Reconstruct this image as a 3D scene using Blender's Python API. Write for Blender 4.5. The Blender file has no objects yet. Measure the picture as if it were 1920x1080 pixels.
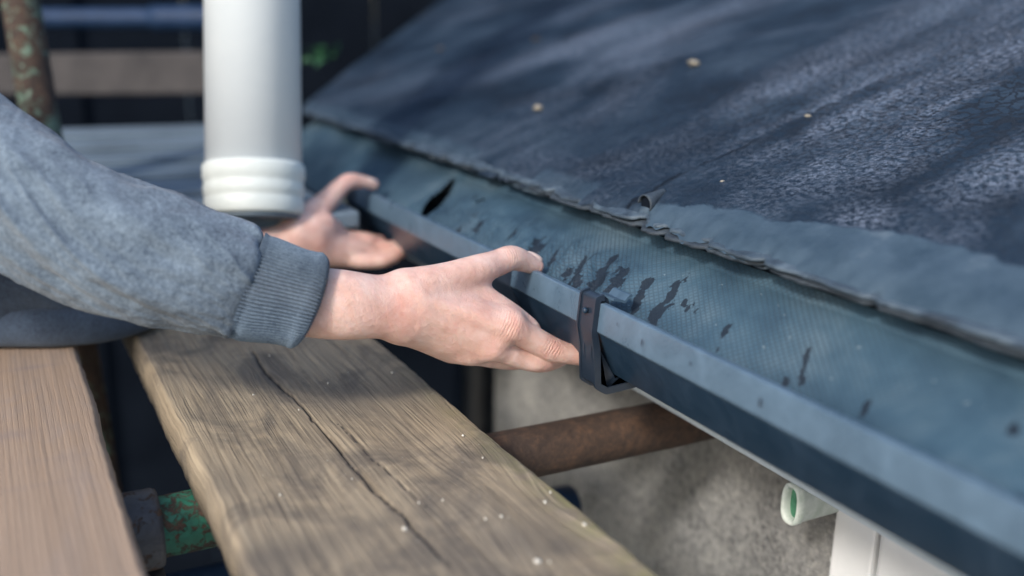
import bpy, math, random
import numpy as np
from mathutils import Matrix, Vector

# ------------------------------------------------------------------ camera, world, sun, exposure
sc = bpy.context.scene
rng = np.random.default_rng(7)
random.seed(7)
FPX = 1867.0                                   # 35 mm lens on a 36 mm wide sensor, in photograph pixels


def _basis():
    Y = np.array([(-60. - 960) / FPX, 540. / FPX, -1.]); Y /= np.linalg.norm(Y)
    h = np.array([1, -.025, 0.]); Z = np.cross(h, Y); Z /= np.linalg.norm(Z)
    if Z[1] < 0: Z = -Z
    return np.stack([np.cross(Y, Z), Y, Z])     # world = R @ camera


R3 = _basis()


def P(px, py, d):
    """world point at depth d (metres) along the line of sight px, py"""
    return R3 @ np.array([(px - 960) / FPX, (540 - py) / FPX, -1.]) * d


def onz(px, py, z):
    r = P(px, py, 1.); return r * (z / r[2])


cam_d = bpy.data.cameras.new("camera"); cam = bpy.data.objects.new("camera", cam_d)
sc.collection.objects.link(cam); sc.camera = cam
cam_d.lens = 35.0; cam_d.sensor_width = 36.0; cam_d.clip_start = .02; cam_d.clip_end = 400
cam.matrix_world = Matrix([[*R3[0], 0], [*R3[1], 0], [*R3[2], 0], [0, 0, 0, 1]])
cam_d.dof.use_dof = True; cam_d.dof.focus_distance = .83; cam_d.dof.aperture_fstop = 2.0
cam_d.dof.aperture_blades = 9

SUN_DIR = Vector((-.69, -.40, .58)).normalized()      # towards the sun
SUN_EL = math.asin(SUN_DIR.z); SUN_AZ = math.atan2(SUN_DIR.x, SUN_DIR.y)
w = bpy.data.worlds.new("World"); sc.world = w; w.use_nodes = True
wn = w.node_tree; bg = wn.nodes["Background"]
sky = wn.nodes.new("ShaderNodeTexSky"); sky.sky_type = 'NISHITA'; sky.sun_disc = False
sky.sun_elevation = SUN_EL; sky.sun_rotation = SUN_AZ; sky.dust_density = 2.0; sky.air_density = 1.2
wn.links.new(sky.outputs[0], bg.inputs[0]); bg.inputs[1].default_value = .15
sun_d = bpy.data.lights.new("sun", 'SUN'); sun_d.energy = 1.9; sun_d.angle = math.radians(8.0)
sun_d.color = (1, .93, .84)
sun = bpy.data.objects.new("sun", sun_d); sc.collection.objects.link(sun)
sun.rotation_euler = SUN_DIR.to_track_quat('Z', 'Y').to_euler()
sc.view_settings.view_transform = 'Standard'; sc.view_settings.look = 'None'
sc.view_settings.gamma = 1; sc.view_settings.exposure = 0.88; sc.view_settings.use_curve_mapping = False

# ------------------------------------------------------------------ helpers
C = sc.collection


def mesh_obj(name, V, F, mat=None, parent=None, smooth=True, uv=None, attrs=None):
    me = bpy.data.meshes.new(name)
    V = np.asarray(V, np.float32)
    if isinstance(F, np.ndarray):
        n, k = F.shape
        me.vertices.add(len(V)); me.vertices.foreach_set("co", V.ravel())
        me.loops.add(n * k); me.loops.foreach_set("vertex_index", F.ravel().astype(np.int32))
        me.polygons.add(n); me.polygons.foreach_set("loop_start", np.arange(0, n * k, k, dtype=np.int32))
        me.polygons.foreach_set("loop_total", np.full(n, k, np.int32))
        me.update(calc_edges=True)
    else:
        me.from_pydata([tuple(map(float, v)) for v in V], [], F)
    me.validate()
    me.polygons.foreach_set("use_smooth", np.full(len(me.polygons), smooth))
    if uv is not None:
        a = me.attributes.new("uvm", 'FLOAT_VECTOR', 'POINT')
        q = np.zeros((len(V), 3), np.float32); q[:, :uv.shape[1]] = uv
        a.data.foreach_set("vector", q.ravel())
    for k2, val in (attrs or {}).items():
        a = me.attributes.new(k2, 'FLOAT', 'POINT'); a.data.foreach_set("value", np.asarray(val, np.float32))
    if mat: me.materials.append(mat)
    o = bpy.data.objects.new(name, me); C.objects.link(o)
    if parent:
        o.parent = parent; o.matrix_parent_inverse = parent.matrix_world.inverted()
    return o


def empty(name, loc=(0, 0, 0)):
    o = bpy.data.objects.new(name, None); C.objects.link(o); o.location = loc
    o.matrix_world = Matrix.Translation(loc); o.empty_display_size = .05
    return o


def tag(o, label=None, cat=None, group=None, kind=None):
    for k, v in (("label", label), ("category", cat), ("group", group), ("kind", kind)):
        if v: o[k] = v
    return o


def grid_faces(nu, nv, wrap_u=False, wrap_v=False):
    """vertex index = i*nv + j"""
    i = np.arange(nu if wrap_u else nu - 1); j = np.arange(nv if wrap_v else nv - 1)
    I, J = np.meshgrid(i, j, indexing='ij'); I2 = (I + 1) % nu; J2 = (J + 1) % nv
    return np.stack([I * nv + J, I2 * nv + J, I2 * nv + J2, I * nv + J2], -1).reshape(-1, 4)


def hsh(ix, iy, seed):
    h = (ix.astype(np.int64) * 374761393 + iy.astype(np.int64) * 668265263 + seed * 1442695040888963) & 0x7fffffff
    h = ((h ^ (h >> 13)) * 1274126177) & 0x7fffffff
    return ((h ^ (h >> 16)) & 0xffff) / 65535.0


def vn(x, y, seed=0):
    x = np.asarray(x, float); y = np.asarray(y, float)
    ix = np.floor(x); iy = np.floor(y); fx = x - ix; fy = y - iy
    fx = fx * fx * (3 - 2 * fx); fy = fy * fy * (3 - 2 * fy)
    ix = ix.astype(np.int64); iy = iy.astype(np.int64)
    a = hsh(ix, iy, seed); b = hsh(ix + 1, iy, seed); c = hsh(ix, iy + 1, seed); d = hsh(ix + 1, iy + 1, seed)
    return (a + (b - a) * fx + (c - a) * fy + (a - b - c + d) * fx * fy) * 2 - 1


def fbm(x, y, seed=0, o=4, g=.5):
    s = 0; a = 1
    for k in range(o):
        s = s + a * vn(x * 2 ** k + 13.7 * k, y * 2 ** k - 7.1 * k, seed + k); a *= g
    return s


def sstep(a, b, x):
    t = np.clip((x - a) / (b - a), 0, 1); return t * t * (3 - 2 * t)


def box(name, c, s, mat, parent=None, bev=.002, rot=None):
    """bevelled box, centre c, full size s"""
    import bmesh
    bm = bmesh.new(); bmesh.ops.create_cube(bm, size=1)
    bmesh.ops.scale(bm, vec=s, verts=bm.verts)
    if bev > 0: bmesh.ops.bevel(bm, geom=bm.edges[:], offset=bev, segments=2, affect='EDGES', profile=.6)
    if rot is not None: bmesh.ops.transform(bm, matrix=rot, verts=bm.verts)
    bmesh.ops.translate(bm, vec=c, verts=bm.verts)
    me = bpy.data.meshes.new(name); bm.to_mesh(me); bm.free()
    if mat: me.materials.append(mat)
    o = bpy.data.objects.new(name, me); C.objects.link(o)
    if parent: o.parent = parent; o.matrix_parent_inverse = parent.matrix_world.inverted()
    return o


def frame_of(d):
    d = np.asarray(d, float); d /= np.linalg.norm(d)
    u = np.cross(d, [0, 0, 1.]);
    if np.linalg.norm(u) < .05: u = np.cross(d, [0, 1., 0])
    u /= np.linalg.norm(u); return d, u, np.cross(d, u)


def tube(name, a, b, r, mat, parent=None, segs=48, rings=40, inner=None, dents=0., seed=3):
    """hollow tube from a to b; with inner wall and rounded rims"""
    a = np.asarray(a, float); b = np.asarray(b, float); L = np.linalg.norm(b - a); d, u, v = frame_of(b - a)
    inner = inner or r - .004
    prof = [(0, inner), (0, r - .001), (.001, r)] + [(L * t, r) for t in np.linspace(0, 1, rings)[1:-1]] + \
           [(L - .001, r), (L, r - .001), (L, inner), (L - .08, inner)]
    th = np.linspace(0, 2 * np.pi, segs, endpoint=False); V = []
    for s, rr in prof:
        q = rr + (dents * fbm(s * 30 + 0 * th, np.cos(th) * 2 + np.sin(th) * 3, seed) if rr > inner else 0)
        V.append(a + d * s + (np.cos(th) * q)[:, None] * u + (np.sin(th) * q)[:, None] * v)
    V = np.concatenate(V)
    return mesh_obj(name, V, grid_faces(len(prof), segs, wrap_v=True), mat, parent)


def lathe(name, a, axis, prof, mat, parent=None, segs=64):
    a = np.asarray(a, float); d, u, v = frame_of(axis)
    th = np.linspace(0, 2 * np.pi, segs, endpoint=False)
    V = np.concatenate([a + d * s + (np.cos(th) * r)[:, None] * u + (np.sin(th) * r)[:, None] * v for s, r in prof])
    return mesh_obj(name, V, grid_faces(len(prof), segs, wrap_v=True), mat, parent)


def extrude_profile(name, prof, ys, mat, parent=None, smooth=True, fn=None):
    """closed (x,z) outline swept along Y; capped ends"""
    prof = np.asarray(prof, float); n = len(prof); V = []
    for y in ys:
        q = np.column_stack([prof[:, 0], np.full(n, y), prof[:, 1]])
        if fn: q = fn(q)
        V.append(q)
    V = np.concatenate(V); F = [tuple(f) for f in grid_faces(len(ys), n, wrap_v=True)]
    F.append(tuple(range(n))); F.append(tuple(range(len(V) - n, len(V)))[::-1])
    o = mesh_obj(name, V, F, mat, parent, smooth)
    if smooth: sharp(o, 35)
    return o


def sharp(o, deg):
    me = o.data; import bmesh
    bm = bmesh.new(); bm.from_mesh(me)
    for e in bm.edges:
        if len(e.link_faces) == 2 and e.calc_face_angle(0) > math.radians(deg): e.smooth = False
    bm.to_mesh(me); bm.free()


def round_path(pts, r, n=4):
    """round the corners of an open polyline"""
    pts = [np.asarray(p, float) for p in pts]; out = [pts[0]]
    for i in range(1, len(pts) - 1):
        a, b, c = pts[i - 1:i + 2]; u = (a - b); v = (c - b); lu = np.linalg.norm(u); lv = np.linalg.norm(v)
        k = min(r, lu * .45, lv * .45); p0 = b + u / lu * k; p1 = b + v / lv * k
        for t in np.linspace(0, 1, n): out.append((1 - t) ** 2 * p0 + 2 * t * (1 - t) * b + t * t * p1)
    out.append(pts[-1]); return np.array(out)


def thicken(path, t):
    """open (x,z) polyline -> closed outline offset by t to the right-hand side"""
    path = np.asarray(path); d = np.gradient(path, axis=0); d /= np.linalg.norm(d, axis=1)[:, None]
    n = np.column_stack([-d[:, 1], d[:, 0]])
    return np.concatenate([path, (path + n * t)[::-1]])


# ------------------------------------------------------------------ materials
def M(name, base=(.5, .5, .5), rough=.6, **kw):
    m = bpy.data.materials.new(name); m.use_nodes = True; b = m.node_tree.nodes["Principled BSDF"]
    b.inputs["Base Color"].default_value = (*base, 1); b.inputs["Roughness"].default_value = rough
    for k, v in kw.items(): b.inputs[k.replace('_', ' ')].default_value = v
    return m, m.node_tree, b


def nd(nt, typ, ins=None, out=0, **attrs):
    n = nt.nodes.new("ShaderNode" + typ)
    for k, v in attrs.items(): setattr(n, k, v)
    for k, v in (ins or {}).items():
        s = n.inputs[k]
        if isinstance(v, bpy.types.NodeSocket): nt.links.new(v, s)
        else: s.default_value = v
    return n.outputs[out]


def coords(nt, kind='Object', scale=(1, 1, 1), rot=(0, 0, 0), attr=None):
    src = nd(nt, 'Attribute', attribute_name=attr, out='Vector') if attr else nd(nt, 'TexCoord', out=kind)
    return nd(nt, 'Mapping', {'Vector': src, 'Scale': scale, 'Rotation': rot})


def noise(nt, vec, scale, detail=4, rough=.55, dist=0., out=0):
    return nd(nt, 'TexNoise', {'Vector': vec, 'Scale': scale, 'Detail': detail, 'Roughness': rough, 'Distortion': dist}, out)


def ramp(nt, fac, stops, interp='LINEAR'):
    n = nt.nodes.new('ShaderNodeValToRGB'); nt.links.new(fac, n.inputs[0]); cr = n.color_ramp; cr.interpolation = interp
    while len(cr.elements) < len(stops): cr.elements.new(.5)
    for e, (p, c) in zip(cr.elements, stops):
        e.position = p; e.color = (*c, 1) if isinstance(c, tuple) else (c, c, c, 1)
    return n.outputs[0]


def mix(nt, fac, a, b, mode='MIX'):
    n = nt.nodes.new('ShaderNodeMix'); n.data_type = 'RGBA'; n.blend_type = mode
    for s, v in ((n.inputs[0], fac), (n.inputs[6], a), (n.inputs[7], b)):
        if isinstance(v, bpy.types.NodeSocket): nt.links.new(v, s)
        elif isinstance(v, tuple): s.default_value = (*v, 1)
        else: s.default_value = v
    return n.outputs[2]


def mth(nt, op, a, b=0., c=0.):
    n = nt.nodes.new('ShaderNodeMath'); n.operation = op
    for s, v in zip(n.inputs, (a, b, c)):
        if isinstance(v, bpy.types.NodeSocket): nt.links.new(v, s)
        else: s.default_value = v
    return n.outputs[0]


def bump(nt, b, h, dist=.001, strength=1., prev=None):
    n = nt.nodes.new('ShaderNodeBump'); nt.links.new(h, n.inputs['Height'])
    n.inputs['Distance'].default_value = dist; n.inputs['Strength'].default_value = strength
    if prev: nt.links.new(prev, n.inputs['Normal'])
    nt.links.new(n.outputs[0], b.inputs['Normal']); return n.outputs[0]


def setc(nt, b, sock, name="Base Color"): nt.links.new(sock, b.inputs[name])


def mat_felt():                                  # mineral roofing felt: cracked bitumen, pale bloom
    m, nt, b = M("roofing_felt", rough=.62)
    v = coords(nt, attr="uvm")                   # x = along eave (m), y = up slope (m)
    vs = coords(nt, attr="uvm", scale=(1, .75, 1), rot=(0, 0, .12))
    big = noise(nt, vs, 5.5, 4, .6, .6)
    mid = noise(nt, v, 190, 5, .75, .1)
    fine = noise(nt, v, 900, 3, .7)
    bloa = nd(nt, 'Attribute', attribute_name="bloom", out='Fac')
    bm_ = ramp(nt, mth(nt, 'ADD', mth(nt, 'MULTIPLY', bloa, .45), mth(nt, 'MULTIPLY', big, 1.15)), [(.58, .06), (1.02, 1.)])
    streak = noise(nt, coords(nt, attr="uvm", scale=(1, .6, 1), rot=(0, 0, .35)), 90, 5, .75, .1)
    bloom = mth(nt, 'MULTIPLY', bm_, ramp(nt, mth(nt, 'ADD', mth(nt, 'MULTIPLY', mid, .85), mth(nt, 'MULTIPLY', streak, .15)), [(.44, 0.), (.60, 1.)]))
    bloom = mth(nt, 'MULTIPLY', bloom, ramp(nt, fine, [(.3, .25), (.62, 1.)]))
    tone = noise(nt, vs, 9, 5, .6)
    base = ramp(nt, tone, [(.30, (.003, .008, .017)), (.5, (.010, .022, .041)), (.72, (.032, .052, .080))])
    wp = nd(nt, 'Mapping', {'Vector': v, 'Scale': (1, 1, 1)})
    dv = noise(nt, v, 60, 3, .6, out=1)
    warped = nd(nt, 'VectorMath', {0: wp, 1: nd(nt, 'VectorMath', {0: dv, 1: (.022, .022, 0)}, operation='MULTIPLY')}, operation='ADD')
    vor = nd(nt, 'TexVoronoi', {'Vector': warped, 'Scale': 72.}, feature='DISTANCE_TO_EDGE')
    crackm = nd(nt, 'Attribute', attribute_name="crack", out='Fac')
    line = mth(nt, 'MULTIPLY', mth(nt, 'LESS_THAN', vor, .085), crackm)
    col = mix(nt, mth(nt, 'MULTIPLY', line, .8), base, (.008, .012, .02))
    col = mix(nt, mth(nt, 'MULTIPLY', bloom, .9), col, (.25, .30, .40))
    edge = nd(nt, 'Attribute', attribute_name="strip", out='Fac')
    stripc = ramp(nt, noise(nt, v, 26, 5, .6), [(.3, (.024, .044, .068)), (.6, (.048, .076, .108)), (.8, (.10, .132, .165))])
    col = mix(nt, edge, col, stripc)
    ux = nd(nt, 'SeparateXYZ', {0: v}, 0); uy = nd(nt, 'SeparateXYZ', {0: v}, 1)
    sj = mth(nt, 'MULTIPLY', mth(nt, 'SUBTRACT', noise(nt, v, 34, 5, .65), .5), .034)
    sd = mth(nt, 'ABSOLUTE', mth(nt, 'SUBTRACT', mth(nt, 'ADD', ux, sj), .738))
    seam = mth(nt, 'MULTIPLY', ramp(nt, sd, [(.0012, 1.), (.0034, 0.)]), ramp(nt, uy, [(.0, 1.), (.22, .9), (.55, .45)]))
    col = mix(nt, mth(nt, 'MULTIPLY', seam, .9), col, (.003, .005, .010))
    setc(nt, b, col)
    rz = ramp(nt, mid, [(.3, .42), (.7, .72)]); setc(nt, b, rz, "Roughness")
    h = mth(nt, 'ADD', mth(nt, 'MULTIPLY', fine, .8), mth(nt, 'MULTIPLY', mid, 1.1))
    h = mth(nt, 'SUBTRACT', h, mth(nt, 'MULTIPLY', line, .5))
    h = mth(nt, 'SUBTRACT', mth(nt, 'MULTIPLY', h, mth(nt, 'SUBTRACT', 1.1, edge)), mth(nt, 'MULTIPLY', seam, 1.5))
    b.inputs['Specular IOR Level'].default_value = .12
    bump(nt, b, h, .0016, .9)
    return m


def mat_strip():                                 # layers of eaves felt, smooth and worn
    m, nt, b = M("eaves_felt", rough=.55)
    v = coords(nt)
    c = ramp(nt, noise(nt, v, 45, 6, .65, .4), [(.32, (.016, .026, .040)), (.5, (.040, .062, .088)), (.70, (.09, .125, .160))])
    setc(nt, b, c); bump(nt, b, noise(nt, v, 260, 5, .7), .0015, .9)
    return m


def mat_underlay():                              # reinforced underlay with woven scrim
    m, nt, b = M("underlay_felt", rough=.5)
    v = coords(nt, attr="uvm")
    sx = nd(nt, 'SeparateXYZ', {0: v}, 0); sy = nd(nt, 'SeparateXYZ', {0: v}, 1)
    wob = mth(nt, 'MULTIPLY', noise(nt, v, 30, 2), .0012)

    def lines(ax, ay, sp, wd):
        q = mth(nt, 'ADD', mth(nt, 'ADD', mth(nt, 'MULTIPLY', sx, ax / sp), mth(nt, 'MULTIPLY', sy, ay / sp)), mth(nt, 'DIVIDE', wob, sp))
        f = mth(nt, 'ABSOLUTE', mth(nt, 'SUBTRACT', mth(nt, 'FRACT', q), .5))
        return ramp(nt, f, [(0., 1.), (wd, .0)])
    la = lines(*SCRIM_A, .0040, .26); lb = lines(*SCRIM_B, .0040, .26)
    gr = mth(nt, 'MAXIMUM', la, lb)
    fade = ramp(nt, noise(nt, v, 7, 3), [(.35, .25), (.6, 1.)])
    gr = mth(nt, 'MULTIPLY', gr, fade)
    big = noise(nt, v, 11, 5, .6, .3)
    base = ramp(nt, big, [(.3, (.014, .038, .066)), (.52, (.036, .076, .112)), (.75, (.085, .132, .168))])
    col = mix(nt, mth(nt, 'MULTIPLY', gr, .8), base, (.022, .035, .05))
    # dried dark runs and blotches
    vv = coords(nt, attr="uvm", scale=(1, .55, 1), rot=(0, 0, -.5))
    st = noise(nt, vv, 115, 5, .6, .3)
    msk = nd(nt, 'Attribute', attribute_name="stain", out='Fac')
    s2 = mth(nt, 'GREATER_THAN', mth(nt, 'ADD', mth(nt, 'MULTIPLY', st, 1.3), mth(nt, 'MULTIPLY', msk, .6)), 1.04)
    col = mix(nt, mth(nt, 'MULTIPLY', s2, .9), col, (.006, .011, .020))
    sp = mth(nt, 'GREATER_THAN', noise(nt, v, 170, 2, .5), .73)
    col = mix(nt, mth(nt, 'MULTIPLY', sp, .35), col, (.30, .36, .38))
    setc(nt, b, col)
    setc(nt, b, ramp(nt, big, [(.3, .58), (.7, .75)]), "Roughness")
    h = mth(nt, 'ADD', mth(nt, 'MULTIPLY', gr, .5), mth(nt, 'MULTIPLY', noise(nt, v, 420, 3), .5))
    b.inputs['Specular IOR Level'].default_value = .3
    bump(nt, b, h, .0006, .8)
    return m


def mat_plastic(name, base, rough=.28, scale=1., spec=.5):
    m, nt, b = M(name, base, rough)
    v = coords(nt)
    n1 = noise(nt, v, 30 * scale, 6, .7, .5); n2 = noise(nt, v, 340, 3, .7)
    dirt = ramp(nt, n1, [(.42, 0.), (.75, 1.)])
    c = mix(nt, mth(nt, 'MULTIPLY', dirt, .55), base, tuple(min(1, x * 1.7 + .012) for x in base))
    dust = mth(nt, 'GREATER_THAN', n2, .70)
    c = mix(nt, mth(nt, 'MULTIPLY', dust, .12), c, (.35, .37, .38))
    setc(nt, b, c); setc(nt, b, ramp(nt, n1, [(.3, rough - .05), (.7, rough + .14)]), "Roughness")
    b.inputs["Specular IOR Level"].default_value = spec
    bump(nt, b, noise(nt, v, 900, 2), .00015, .4)
    return m


def mat_wood_old():
    m, nt, b = M("weathered_board", rough=.8)
    v = coords(nt, attr="uvm")
    dv = noise(nt, coords(nt, attr="uvm", scale=(6, 1.3, 1)), 2.2, 3, .5)
    # grain runs along y; bends round knots through the 'bend' attribute
    bend = nd(nt, 'Attribute', attribute_name="bend", out='Fac')
    x = nd(nt, 'SeparateXYZ', {0: v}, 0); y = nd(nt, 'SeparateXYZ', {0: v}, 1)
    xx = mth(nt, 'ADD', mth(nt, 'ADD', x, mth(nt, 'MULTIPLY', dv, .018)), bend)
    g = nd(nt, 'CombineXYZ', {0: xx, 1: mth(nt, 'MULTIPLY', y, .016), 2: 0.})
    rings = noise(nt, g, 330, 3, .6); fib = noise(nt, g, 1100, 4, .7)
    blot = noise(nt, coords(nt, attr="uvm", scale=(1.6, 1, 1)), 9, 5, .65, .8)
    base = ramp(nt, rings, [(.32, (.150, .112, .072)), (.46, (.218, .170, .115)), (.62, (.300, .240, .165))])
    dl = noise(nt, nd(nt, 'CombineXYZ', {0: xx, 1: mth(nt, 'MULTIPLY', y, .016), 2: 3.}), 640, 3, .55)
    dlm = ramp(nt, dl, [(.34, 1.), (.47, 0.)])
    base = mix(nt, mth(nt, 'MULTIPLY', fib, .8), base, mix(nt, .5, base, (.43, .36, .26)))
    base = mix(nt, mth(nt, 'MULTIPLY', dlm, .5), base, (.070, .052, .040))
    stain = nd(nt, 'Attribute', attribute_name="stain", out='Fac')
    sm = mth(nt, 'MAXIMUM', mth(nt, 'MULTIPLY', ramp(nt, blot, [(.44, 0.), (.60, 1.)]), .75),
             mth(nt, 'MULTIPLY', stain, ramp(nt, blot, [(.3, .55), (.55, 1.)])))
    col = mix(nt, mth(nt, 'MULTIPLY', sm, .80), base, (.048, .045, .046))
    moss = nd(nt, 'Attribute', attribute_name="moss", out='Fac')
    mm = mth(nt, 'MULTIPLY', moss, ramp(nt, noise(nt, v, 45, 5, .7), [(.38, 0.), (.62, .8)]))
    col = mix(nt, mth(nt, 'MULTIPLY', mm, .7), col, (.16, .165, .055))
    crk = nd(nt, 'Attribute', attribute_name="crackw", out='Fac')
    col = mix(nt, crk, col, (.018, .016, .018))
    sp = mth(nt, 'GREATER_THAN', noise(nt, v, 260, 2, .5), .735)
    col = mix(nt, mth(nt, 'MULTIPLY', sp, .5), col, (.55, .53, .46))
    setc(nt, b, col)
    h = mth(nt, 'SUBTRACT', mth(nt, 'ADD', mth(nt, 'MULTIPLY', rings, .8), mth(nt, 'MULTIPLY', fib, .5)), mth(nt, 'MULTIPLY', dlm, .4))
    bump(nt, b, h, .0016, .85)
    return m


def mat_wood_new():
    m, nt, b = M("pale_board", rough=.7)
    v = coords(nt, attr="uvm")
    x = nd(nt, 'SeparateXYZ', {0: v}, 0); y = nd(nt, 'SeparateXYZ', {0: v}, 1)
    wob = noise(nt, coords(nt, attr="uvm", scale=(5, 1.2, 1)), 1.6, 2)
    xx = mth(nt, 'ADD', x, mth(nt, 'MULTIPLY', wob, .012))
    f = mth(nt, 'FRACT', mth(nt, 'MULTIPLY', xx, 235.))
    line = ramp(nt, f, [(0., .15), (.68, .45), (.86, 1.), (.97, .25), (1., .15)])
    g = nd(nt, 'CombineXYZ', {0: xx, 1: mth(nt, 'MULTIPLY', y, .03), 2: 0.})
    fib = noise(nt, g, 1500, 3, .6)
    wide = noise(nt, g, 60, 3, .5)
    base = ramp(nt, wide, [(.3, (.290, .215, .158)), (.7, (.330, .248, .186))])
    col = mix(nt, mth(nt, 'MULTIPLY', mth(nt, 'MULTIPLY', line, fib), 1.0), base, (.15, .085, .055))
    gry = noise(nt, coords(nt, attr="uvm", scale=(2.4, 1, 1)), 8, 5, .65, 1.)
    col = mix(nt, mth(nt, 'MULTIPLY', ramp(nt, gry, [(.5, 0.), (.74, 1.)]), .38), col, (.235, .205, .20))
    stain = nd(nt, 'Attribute', attribute_name="stain", out='Fac')
    col = mix(nt, mth(nt, 'MULTIPLY', stain, .6), col, (.20, .16, .15))
    setc(nt, b, col)
    bump(nt, b, mth(nt, 'ADD', mth(nt, 'MULTIPLY', line, -.5), fib), .0006, .7)
    return m


def mat_rust(name, paint=None, amount=.5):
    m, nt, b = M(name, rough=.8)
    v = coords(nt)
    n = noise(nt, v, 38, 6, .7, .3); n2 = noise(nt, v, 160, 5, .7)
    rust = ramp(nt, mth(nt, 'ADD', mth(nt, 'MULTIPLY', n, .6), mth(nt, 'MULTIPLY', n2, .4)),
                [(.36, (.022, .014, .012)), (.5, (.048, .030, .022)), (.64, (.095, .052, .032)), (.76, (.18, .11, .07))])
    col = rust
    if paint:
        q = mth(nt, 'ADD', mth(nt, 'MULTIPLY', noise(nt, v, 95, 6, .75, .5), .65), mth(nt, 'MULTIPLY', noise(nt, v, 22, 3), .35))
        mk = ramp(nt, q, [(amount, 0.), (amount + .03, 1.)])
        pc = mix(nt, noise(nt, v, 200, 3), paint, tuple(x * .45 for x in paint))
        col = mix(nt, mk, rust, pc)
        setc(nt, b, ramp(nt, mk, [(0., .85), (1., .5)]), "Roughness")
        bump(nt, b, mth(nt, 'ADD', mth(nt, 'MULTIPLY', mk, .6), n2), .001, .8)
    else: bump(nt, b, mth(nt, 'ADD', n, n2), .0014, .8)
    setc(nt, b, col); return m


def mat_fleece(name, dark, light, scale=1.):
    m, nt, b = M(name, rough=.95)
    v = coords(nt)
    n1 = noise(nt, v, 34 * scale, 4, .6, .2); n2 = noise(nt, v, 330 * scale, 4, .75); n3 = noise(nt, v, 900, 2, .6)
    q = mth(nt, 'ADD', mth(nt, 'ADD', mth(nt, 'MULTIPLY', n1, .34), mth(nt, 'MULTIPLY', n2, .48)), mth(nt, 'MULTIPLY', n3, .18))
    setc(nt, b, ramp(nt, q, [(.38, dark), (.63, light)]))
    b.inputs["Sheen Weight"].default_value = .12; b.inputs["Sheen Roughness"].default_value = .6
    bump(nt, b, mth(nt, 'ADD', mth(nt, 'MULTIPLY', n2, .6), mth(nt, 'MULTIPLY', n3, .5)), .0009, .8)
    return m


def mat_skin():
    m, nt, b = M("skin", rough=.5)
    v = coords(nt)
    red = nd(nt, 'Attribute', attribute_name="red", out='Fac'); cr = nd(nt, 'Attribute', attribute_name="crease", out='Fac')
    cm = nd(nt, 'Attribute', attribute_name="creasem", out='Fac')
    n1 = noise(nt, v, 55, 5, .6, .2); n2 = noise(nt, v, 260, 4, .65)
    base = ramp(nt, n1, [(.3, (.58, .355, .30)), (.5, (.67, .445, .385)), (.7, (.73, .53, .475))])
    rr = mth(nt, 'MULTIPLY', red, ramp(nt, noise(nt, v, 120, 4, .65), [(.3, .35), (.65, 1.)]))
    col = mix(nt, mth(nt, 'MULTIPLY', rr, .7), base, (.60, .24, .19))
    col = mix(nt, mth(nt, 'MULTIPLY', ramp(nt, n2, [(.55, 0.), (.8, 1.)]), .15), col, (.52, .27, .20))
    setc(nt, b, col)
    b.inputs["Subsurface Weight"].default_value = .35
    b.inputs["Subsurface Radius"].default_value = (1., .35, .2); b.inputs["Subsurface Scale"].default_value = .005
    b.inputs['Specular IOR Level'].default_value = .35
    setc(nt, b, ramp(nt, n2, [(.3, .42), (.7, .6)]), "Roughness")
    pores = nd(nt, 'TexVoronoi', {'Vector': nd(nt, 'VectorMath', {0: v, 1: nd(nt, 'VectorMath', {0: noise(nt, v, 300, 2, out=1), 1: (.002, .002, .002)}, operation='MULTIPLY')}, operation='ADD'), 'Scale': 780.}, feature='DISTANCE_TO_EDGE')
    pp = ramp(nt, pores, [(0., 0.), (.16, 1.)])
    wr = mth(nt, 'MULTIPLY', mth(nt, 'SINE', mth(nt, 'ADD', mth(nt, 'MULTIPLY', cr, 2400.), mth(nt, 'MULTIPLY', noise(nt, v, 140, 3), 9.))), cm)
    h = mth(nt, 'ADD', mth(nt, 'MULTIPLY', pp, .22), mth(nt, 'ADD', mth(nt, 'MULTIPLY', n2, .7), mth(nt, 'MULTIPLY', wr, .28)))
    bump(nt, b, h, .0013, .9)
    return m


def mat_render():                                # roughcast wall
    m, nt, b = M("roughcast", rough=.92)
    v = coords(nt)
    n1 = noise(nt, v, 12, 5, .6); n2 = noise(nt, v, 130, 5, .75)
    q = mth(nt, 'ADD', mth(nt, 'MULTIPLY', n1, .35), mth(nt, 'MULTIPLY', n2, .65))
    c = ramp(nt, q, [(.36, (.09, .094, .10)), (.48, (.235, .238, .242)), (.62, (.37, .37, .36))])
    wp = nd(nt, 'Attribute', attribute_name="paint", out='Fac')
    pm = ramp(nt, mth(nt, 'ADD', wp, mth(nt, 'MULTIPLY', mth(nt, 'SUBTRACT', n2, .5), .9)), [(.48, 0.), (.54, 1.)])
    c = mix(nt, pm, c, (.68, .71, .74))
    setc(nt, b, c); bump(nt, b, mth(nt, 'ADD', n2, noise(nt, v, 420, 3)), .004, .9)
    return m


def mat_plain(name, a, c, scale=20, rough=.6, bd=.0006):
    m, nt, b = M(name, rough=rough); v = coords(nt)
    n = noise(nt, v, scale, 5, .65, .2); setc(nt, b, ramp(nt, n, [(.3, a), (.7, c)]))
    bump(nt, b, noise(nt, v, scale * 9, 3), bd, .7); return m


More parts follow.
